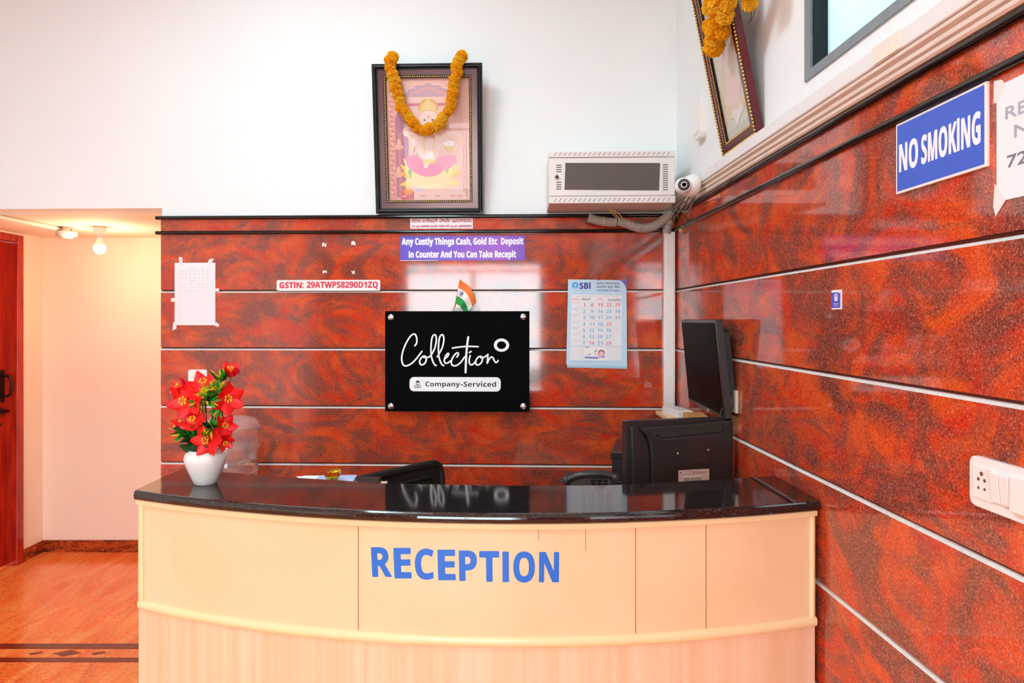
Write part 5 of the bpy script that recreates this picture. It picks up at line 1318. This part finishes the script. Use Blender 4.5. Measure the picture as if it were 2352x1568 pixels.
# printer and telephone
pz = W(1405, 1031, 3.02)
PMx = frame(Vector((0.97, -0.24, 0)).normalized(), Vector((0.24, 0.97, 0)).normalized(), Vector((W(1405, 1031, 2.86).x, 2.86, DZ_)))
ph_ = W(1405, 1036, 2.86).z - DZ_
t = thing('printer', 'black desktop printer half hidden behind the monitor, beside the telephone', 'printer', PMx)
MB().box(0, 0.34, 0, 0.30, 0.0, ph_ - 0.012).build('body', M['black_plastic'], t, bevel=0.006)
MB().box(-0.004, 0.344, -0.006, 0.304, ph_ - 0.030, ph_).build('lid', P('dark_brown_plastic', (36, 24, 24), 0.3), t, bevel=0.004)
for i in range(3): MB().box(0.012, 0.045, -0.010, -0.0005, 0.05 + i * 0.036, 0.070 + i * 0.036).build('button', M['steel'] if i == 1 else M['black_plastic'], t, bevel=0.002)
MB().box(0.06, 0.33, -0.0012, 0.002, 0.03, ph_ - 0.05).build('paper_slot', M['slot'], t)
MB().box(0.06, 0.30, -0.09, 0.0, 0.012, 0.018).build('paper_tray', M['black_plastic'], t)
tx = W(1352, 1108, 2.52)
t = thing('telephone', 'black desk telephone behind the counter left of the monitor', 'telephone', at(tx.x, 2.52, 0.975, -0.12))
k_ = 2.60 / F / 3.485
def tpt(x, y): return ((x - 250) * k_, (1445 - y) * k_)
b = MB(); b.add([(-0.085, -0.06, 0), (0.085, -0.06, 0), (0.085, 0.10, 0), (-0.085, 0.10, 0), (-0.085, -0.06, 0.025), (0.085, -0.06, 0.025), (0.085, 0.10, 0.075), (-0.085, 0.10, 0.075)], [(0, 3, 2, 1), (4, 5, 6, 7), (0, 1, 5, 4), (1, 2, 6, 5), (2, 3, 7, 6), (3, 0, 4, 7)])
b.build('base', M['black_plastic'], t, bevel=0.008, segs=3)
hs = [(-0.085, -0.05, 0.062), (-0.075, -0.05, 0.075), (-0.04, -0.052, 0.092), (0.0, -0.052, 0.099), (0.05, -0.05, 0.10), (0.085, -0.05, 0.092), (0.098, -0.05, 0.080)]
b = MB().tube(smooth_path(hs, 6), [0.020 if (i < 7 or i > 30) else 0.0135 for i in range(37)], 14); b.build('handset', M['black_plastic'], t)
b = MB(); b.tube([(-0.085 + i * 0.0006 - 0.012 * math.sin(i * 0.02), -0.065 + 0.006 * math.cos(i * 0.9), 0.045 - i * 0.00028 + 0.006 * math.sin(i * 0.9)) for i in range(110)], 0.0022, 5); b.build('coiled_cord', M['black_plastic'], t)
kp = MB()
for i in range(3):
    for j in range(4): kp.box(0.01 + i * 0.022, 0.026 + i * 0.022, -0.01 + j * 0.022, 0.004 + j * 0.022, 0.038 + j * 0.0070, 0.046 + j * 0.0070)
kp.build('keypad', M['black_matte'], t)
t = MB(); t.box(-0.10, 0.09, -0.075, 0.11, 0, 0.1540)
tag(t.build('document_box', M['black_matte'], mat=at(tx.x, 2.52, DZ_ + 0.0005, -0.12), bevel=0.003), 'flat black box on the side desk under the telephone', 'box')

# chair
rt = W(1046, 1066, 2.90); lt = W(842, 1112, 2.54)
ux = rt - lt; ux.z = 0; cwid = ux.length; ux.normalize(); uy = Vector((0, 0, 1)).cross(ux)
ctop = rt.z
CMx = frame(ux, uy, Vector(((rt.x + lt.x) / 2, (rt.y + lt.y) / 2, 0)))
t = thing('office_chair', 'black mesh-backed office chair tucked behind the counter', 'chair', CMx)
bt = math.radians(10)
hwid = cwid / 2
BR = Matrix.Translation((0, 0, 0.50)) @ Matrix.Rotation(-bt, 4, 'X') @ Matrix.Translation((0, 0, 0))
bh = (ctop - 0.50) / math.cos(bt)
outl = rrect(-hwid, hwid, 0.02, bh, 0.045, 6)
outl = [(x * (1 - 0.18 * (1 - z / bh)), z) for x, z in outl]
b = MB(); b.tube([(x, -0.005, z) for x, z in outl + outl[:1]], 0.014, 8, caps=False); b.build('back_frame', M['black_matte'], t, BR)
inner = [(x * 0.97, z * 0.985 + 0.005) for x, z in outl]
MB().slab(inner, -0.006, 0.004).build('mesh_back', M['mesh'], t, BR)
inn2 = [(x * 0.80, 0.05 + (z - 0.02) * 0.84) for x, z in outl]
MB().tube([(x, -0.008, z) for x, z in inn2 + inn2[:1]], 0.007, 6, caps=False).build('lumbar_seam', M['black_matte'], t, BR)
MB().slab(rrect(-0.23, 0.23, 0.0, 0.07, 0.03), 0.02, 0.48).build('seat', M['mesh'], t, Matrix.Translation((0, 0, 0.43)), bevel=0.01)
b = MB(); b.tube([(0, 0.25, 0.08), (0, 0.25, 0.43)], 0.026, 12); b.build('gas_lift', M['black_plastic'], t)
b = MB(); b.tube([(0, 0.04, 0.46), (0, -0.03, 0.50), (0, -0.03, 0.62)], 0.02, 8); b.build('back_support', M['black_plastic'], t)
for i in range(5):
    q = 2 * math.pi * i / 5 + 0.3; e_ = Vector((0.27 * math.cos(q), 0.25 + 0.27 * math.sin(q), 0.075))
    leg = MB().tube([(0, 0.25, 0.10), e_], [0.024, 0.015], 8).build('leg', M['black_plastic'], t)
    MB().lathe([(0, 0.012), (0.027, 0.012), (0.027, -0.012), (0, -0.012)], 14, (e_.x, e_.y, 0.027), axis='x').build('castor', M['black_plastic'], leg)

# papers and brass bowls at the inner edge of the counter
t = thing('paper_stack', 'sheets of pale printed paper on the inner ledge behind the counter top', 'paper', at(-0.558, 2.29, 1.0785))
MB().box(-0.090, 0.085, -0.075, 0.075, 0, 0.014).build('sheet', M['paper'], t)
MB().box(-0.03, 0.095, -0.07, 0.070, 0.0145, 0.0165).build('top_sheet', P('blue_print', (178, 196, 232), 0.5, var=0.15, vscale=20), t, Matrix.Rotation(0.06, 4, 'Z'))
b = MB(); b.add([(-0.105, 0.04, 0.018), (-0.035, -0.06, 0.0145), (-0.035, 0.07, 0.0145), (-0.105, 0.04, 0.019), (-0.035, -0.06, 0.0155), (-0.035, 0.07, 0.0155)], [(0, 1, 2), (3, 4, 5), (0, 1, 4, 3), (1, 2, 5, 4), (2, 0, 3, 5)]); b.build('loose_corner', M['paper'], t)
def bowl(x, y, z, r, lab):
    t = thing('brass_bowl', lab, 'bowl', at(x, y, z, 0.2), 'brass bowls')
    b = MB(); b.lathe([(0, 0), (r * 0.42, 0), (r * 0.45, r * 0.10), (r * 0.75, r * 0.38), (r * 0.98, r * 0.86), (r * 1.04, r * 0.90), (r * 0.98, r * 0.92), (r * 0.70, r * 0.46), (r * 0.3, r * 0.22), (0, r * 0.2)], 24)
    o = b.build('bowl', M['brass'], t)
    MB().ball((0, -r * 0.86, r * 0.56), r * 0.09, None, 6).build('rivet', M['slot'], o)
zp = 1.0785 + 0.0172
bowl(W(763, 1100, 2.255).x, 2.255, zp, 0.0245, 'lower brass bowl standing on the papers behind the counter')
bowl(W(769, 1100, 2.27).x, 2.268, zp + 0.0125, 0.0245, 'upper brass bowl resting in the lower bowl on the papers')
b = MB(); b.box(-0.032, 0.032, -0.05, 0.05, 0, 0.018)
tag(b.build('folder', M['black_matte'], mat=at(-0.415, 2.285, 1.0785, -0.05)), 'black folder lying between the papers and the office chair', 'folder')

# water bottle on a dispenser
bx_, by_ = (529 - CX) * 3.30 / F, 3.30
t = thing('water_dispenser', 'white water dispenser stand hidden behind the left end of the counter', 'dispenser', at(bx_, by_, 0))
MB().box(-0.15, 0.15, -0.15, 0.15, 0, 0.62).build('body', M['white_plastic'], t, bevel=0.01)
MB().lathe([(0, 0.62), (0.12, 0.62), (0.125, 0.65), (0.10, 0.66), (0.035, 0.652), (0.0, 0.652)], 28).build('collar', M['white_plastic'], t)
zt = 1.157
t = thing('water_bottle', 'large upturned clear water bottle behind the vase of flowers', 'water bottle', at(bx_, by_, 0))
Rb = 0.131
pf_ = [(0.0, zt - 0.014), (0.075, zt - 0.012), (0.088, zt - 0.004), (0.098, zt), (0.112, zt - 0.006), (0.125, zt - 0.022), (Rb, zt - 0.042), (Rb - 0.001, zt - 0.058), (Rb - 0.006, zt - 0.064), (Rb - 0.006, zt - 0.120), (Rb, zt - 0.128), (Rb + 0.001, zt - 0.138), (Rb - 0.006, zt - 0.150), (Rb - 0.007, zt - 0.228), (Rb - 0.001, zt - 0.236), (Rb, zt - 0.252), (Rb - 0.006, zt - 0.262), (Rb - 0.006, zt - 0.33), (Rb, zt - 0.34), (Rb, zt - 0.38), (0.10, zt - 0.44), (0.04, zt - 0.475), (0.028, zt - 0.49), (0.028, zt - 0.503)]
sh_ = MB().lathe(pf_[6:], 40).build('bottle_shell', M['clear'], t)
MB().lathe(pf_[:7], 40).build('bottle_base', M['clearbase'], t)
wz = zt - 0.218
ins_ = [(max(r - 0.004, 0), z) for r, z in pf_ if z < wz]
MB().lathe([(0, wz), (Rb - 0.011, wz)] + ins_ + [(0, zt - 0.502)], 40).build('water', M['water'], t)

# ================================================================== VASE OF RED LILIES
vx = (472 - CX) * 2.116 / F; vy = 2.116
t = thing('flower_vase', 'white vase of red artificial lilies at the left end of the counter', 'flower vase', at(vx, vy, CT))
kf = vy / F / 4.9
pv = [(0.0, 0.0), (0.030, 0.0), (0.033, 0.002), (0.040, 0.018), (0.052, 0.045), (0.0605, 0.070), (0.0615, 0.080), (0.058, 0.092), (0.050, 0.101), (0.0455, 0.1045), (0.043, 0.104), (0.043, 0.100), (0.052, 0.088), (0.056, 0.076), (0.03, 0.01), (0.0, 0.008)]
MB().lathe(pv, 40).build('vase_body', M['ceramic'], t)
def vp(x, y, dy=0.0): return Vector(((x - 548) * kf, dy, (1432 - y) * kf + 0.004))
def petal_mb(mb, c, d, side, L, wd, curl, m_):
    nrm = d.cross(side).normalized(); vs = []; N = 7
    for i in range(N + 1):
        f = i / N; wv = wd * math.sin(math.pi * min(0.04 + f * 0.96, 1) ** 0.75) ** 0.9 if f < 1 else 0.0
        p = c + d * (L * f) + nrm * (curl * L * (f * f) - 0.10 * L * f)
        for g_, bend in ((-1, 0.18), (-0.5, 0.04), (0, 0), (0.5, 0.04), (1, 0.18)): vs.append(p + side * (wv * g_) - nrm * (-bend * wv))
    mb.add(vs, [(i * 5 + j, i * 5 + j + 1, (i + 1) * 5 + j + 1, (i + 1) * 5 + j) for i in range(N) for j in range(4)], m_, True)
def lily(x, y, dy, r, face, label=None, n=6, twist=0.0, open_=0.75):
    c = vp(x, y, dy); f = Vector(face).normalized(); a = f.cross(Vector((0, 0, 1)));
    if a.length < 0.1: a = Vector((1, 0, 0))
    a.normalize(); b_ = f.cross(a); R = r * kf
    mb = MB(); sm = MB()
    c0 = c - f * R * 0.25
    for i in range(n):
        q = 2 * math.pi * i / n + twist; rad = a * math.cos(q) + b_ * math.sin(q)
        d = (rad * open_ + f * (1 - open_) * 1.2).normalized(); side = d.cross(f).normalized()
        if side.length < 0.5: side = a
        petal_mb(mb, c0 + rad * R * 0.05, d, side, R * 1.06, R * 0.42, -0.30 if i % 2 else -0.22, M['red_petal'] if i % 3 else (M['pink_petal'] if (open_ < 0.75) else M['red_petal']))
    o = mb.build('lily_flower', None, t, fix=False)
    so = o.modifiers.new('thickness', 'SOLIDIFY'); so.thickness = 0.0006
    rnd = random.Random(int(x))
    for i in range(6):
        q = 2 * math.pi * i / 6 + 0.4; rad = a * math.cos(q) + b_ * math.sin(q); e_ = c0 + f * R * 0.62 + rad * R * 0.18
        sm.tube(smooth_path([c0, c0 + f * R * 0.35 + rad * R * 0.06, e_], 4), R * 0.022, 5); sm.ball(e_, R * 0.06, None, 6, (1, 1, 1.6))
    sm.build('stamens', M['yellow'], o)
    st = vp(548 + (x - 548) * 0.12, 1075, 0)
    MB().tube(smooth_path([st - Vector((0, 0, 0.06)), st, (st + c0) / 2 + Vector((0, 0.01, 0)), c0 - f * R * 0.02], 6), 0.0018, 6).build('stem', M['stem'], t)
lily(375, 500, -0.03, 205, (-0.05, -1, 0.05), twist=0.3, open_=0.92)
lily(545, 340, -0.01, 190, (0.1, -0.6, 0.75), twist=0.0, open_=0.80)
lily(810, 490, -0.01, 190, (0.45, -0.8, 0.1), twist=0.5, open_=0.85)
lily(835, 200, 0.0, 160, (0.05, -0.3, 0.9), twist=0.2, open_=0.62)
lily(470, 745, -0.03, 175, (-0.1, -0.6, 0.7), twist=0.4, open_=0.80)
lily(245, 820, 0.0, 130, (-0.6, -0.6, 0.1), twist=0.2, open_=0.70)
lily(645, 930, -0.05, 175, (0.0, -0.95, 0.1), twist=0.0, open_=0.92)
lily(770, 800, -0.01, 150, (0.5, -0.7, 0.3), twist=0.9, open_=0.82)
lily(280, 370, -0.005, 150, (-0.6, -0.5, 0.4), twist=0.8, open_=0.72)
lily(790, 960, -0.02, 120, (0.5, -0.7, -0.4), twist=0.3, open_=0.80)
def spray(x, y, dy, r, direction, n, ms, seed):
    rnd = random.Random(seed); c = vp(x, y, dy); D = Vector(direction).normalized(); mb = MB(); R = r * kf
    for i in range(n):
        v = Vector((rnd.gauss(0, 1), rnd.gauss(0, 1), rnd.gauss(0, 1))).normalized(); d = (D * 0.9 + v * 0.75).normalized(); side = d.cross(Vector((rnd.random() - .5, -1, rnd.random() - .5))).normalized()
        petal_mb(mb, c + d * R * 0.1, d, side, R * rnd.uniform(0.7, 1.1), R * rnd.uniform(0.09, 0.15), rnd.uniform(-0.5, 0.1), rnd.choice(ms))
    mb.build('leaf_spray', None, t, fix=False)
    st = vp(548 + (x - 548) * 0.12, 1075, 0)
    MB().tube(smooth_path([st - Vector((0, 0, 0.06)), st, (st + c) / 2 + Vector((0, 0.008, 0)), c], 6), 0.0017, 6).build('stem', M['stem'], t)
GL, GD, GYL = M['leaf'], M['leafdark'], M['leafyellow']
spray(590, 500, -0.035, 170, (0.6, -0.3, 0.3), 24, [GL, GL, GYL, GD], 1)
spray(690, 420, -0.03, 150, (0.3, -0.4, 0.3), 18, [GL, GYL, GL], 2)
spray(755, 300, -0.02, 170, (-0.1, -0.3, 0.9), 18, [GL, GL, GYL, GD], 3)
spray(660, 790, -0.045, 170, (0.1, -0.4, 0.1), 20, [GL, GYL, GD, GL], 4)
spray(360, 860, -0.02, 150, (-0.7, -0.3, 0.1), 18, [GD, GD, GL, GYL], 5)
spray(450, 940, -0.02, 170, (-0.3, -0.3, 0.4), 20, [GD, GD, GL], 6)
spray(480, 520, -0.01, 130, (0.1, -0.5, -0.2), 14, [GD, GL, GYL], 7)
spray(600, 1010, -0.01, 110, (0.1, -0.2, 0.6), 14, [GD, GD], 8)
spray(700, 600, -0.01, 120, (0.1, -0.4, -0.8), 10, [GL, GYL], 9)
def broad(x, y, dy, L, wd, d, m_):
    c = vp(x, y, dy); mb = MB(); d = Vector(d).normalized(); petal_mb(mb, c, d, d.cross(Vector((0, -1, 0.2))).normalized(), L * kf, wd * kf, -0.25, m_)
    mb.build('leaf', None, t, fix=False)
spray(560, 420, -0.04, 130, (0.5, -0.5, 0.4), 14, [GYL, GL, GYL], 10)
spray(630, 880, -0.05, 120, (0.4, -0.4, 0.3), 12, [GYL, GL], 11)
spray(720, 380, -0.035, 120, (0.2, -0.4, 0.8), 12, [GYL, GL], 12)
broad(470, 1070, -0.02, 190, 48, (-0.9, -0.3, 0.5), GD); broad(520, 1075, -0.03, 140, 44, (-0.35, -0.4, 0.8), GD); broad(590, 1075, -0.03, 150, 42, (0.3, -0.4, 0.8), GD); broad(640, 1070, -0.02, 120, 40, (0.7, -0.3, 0.5), GD); broad(450, 1050, -0.01, 150, 40, (-0.6, -0.1, 0.9), GD)
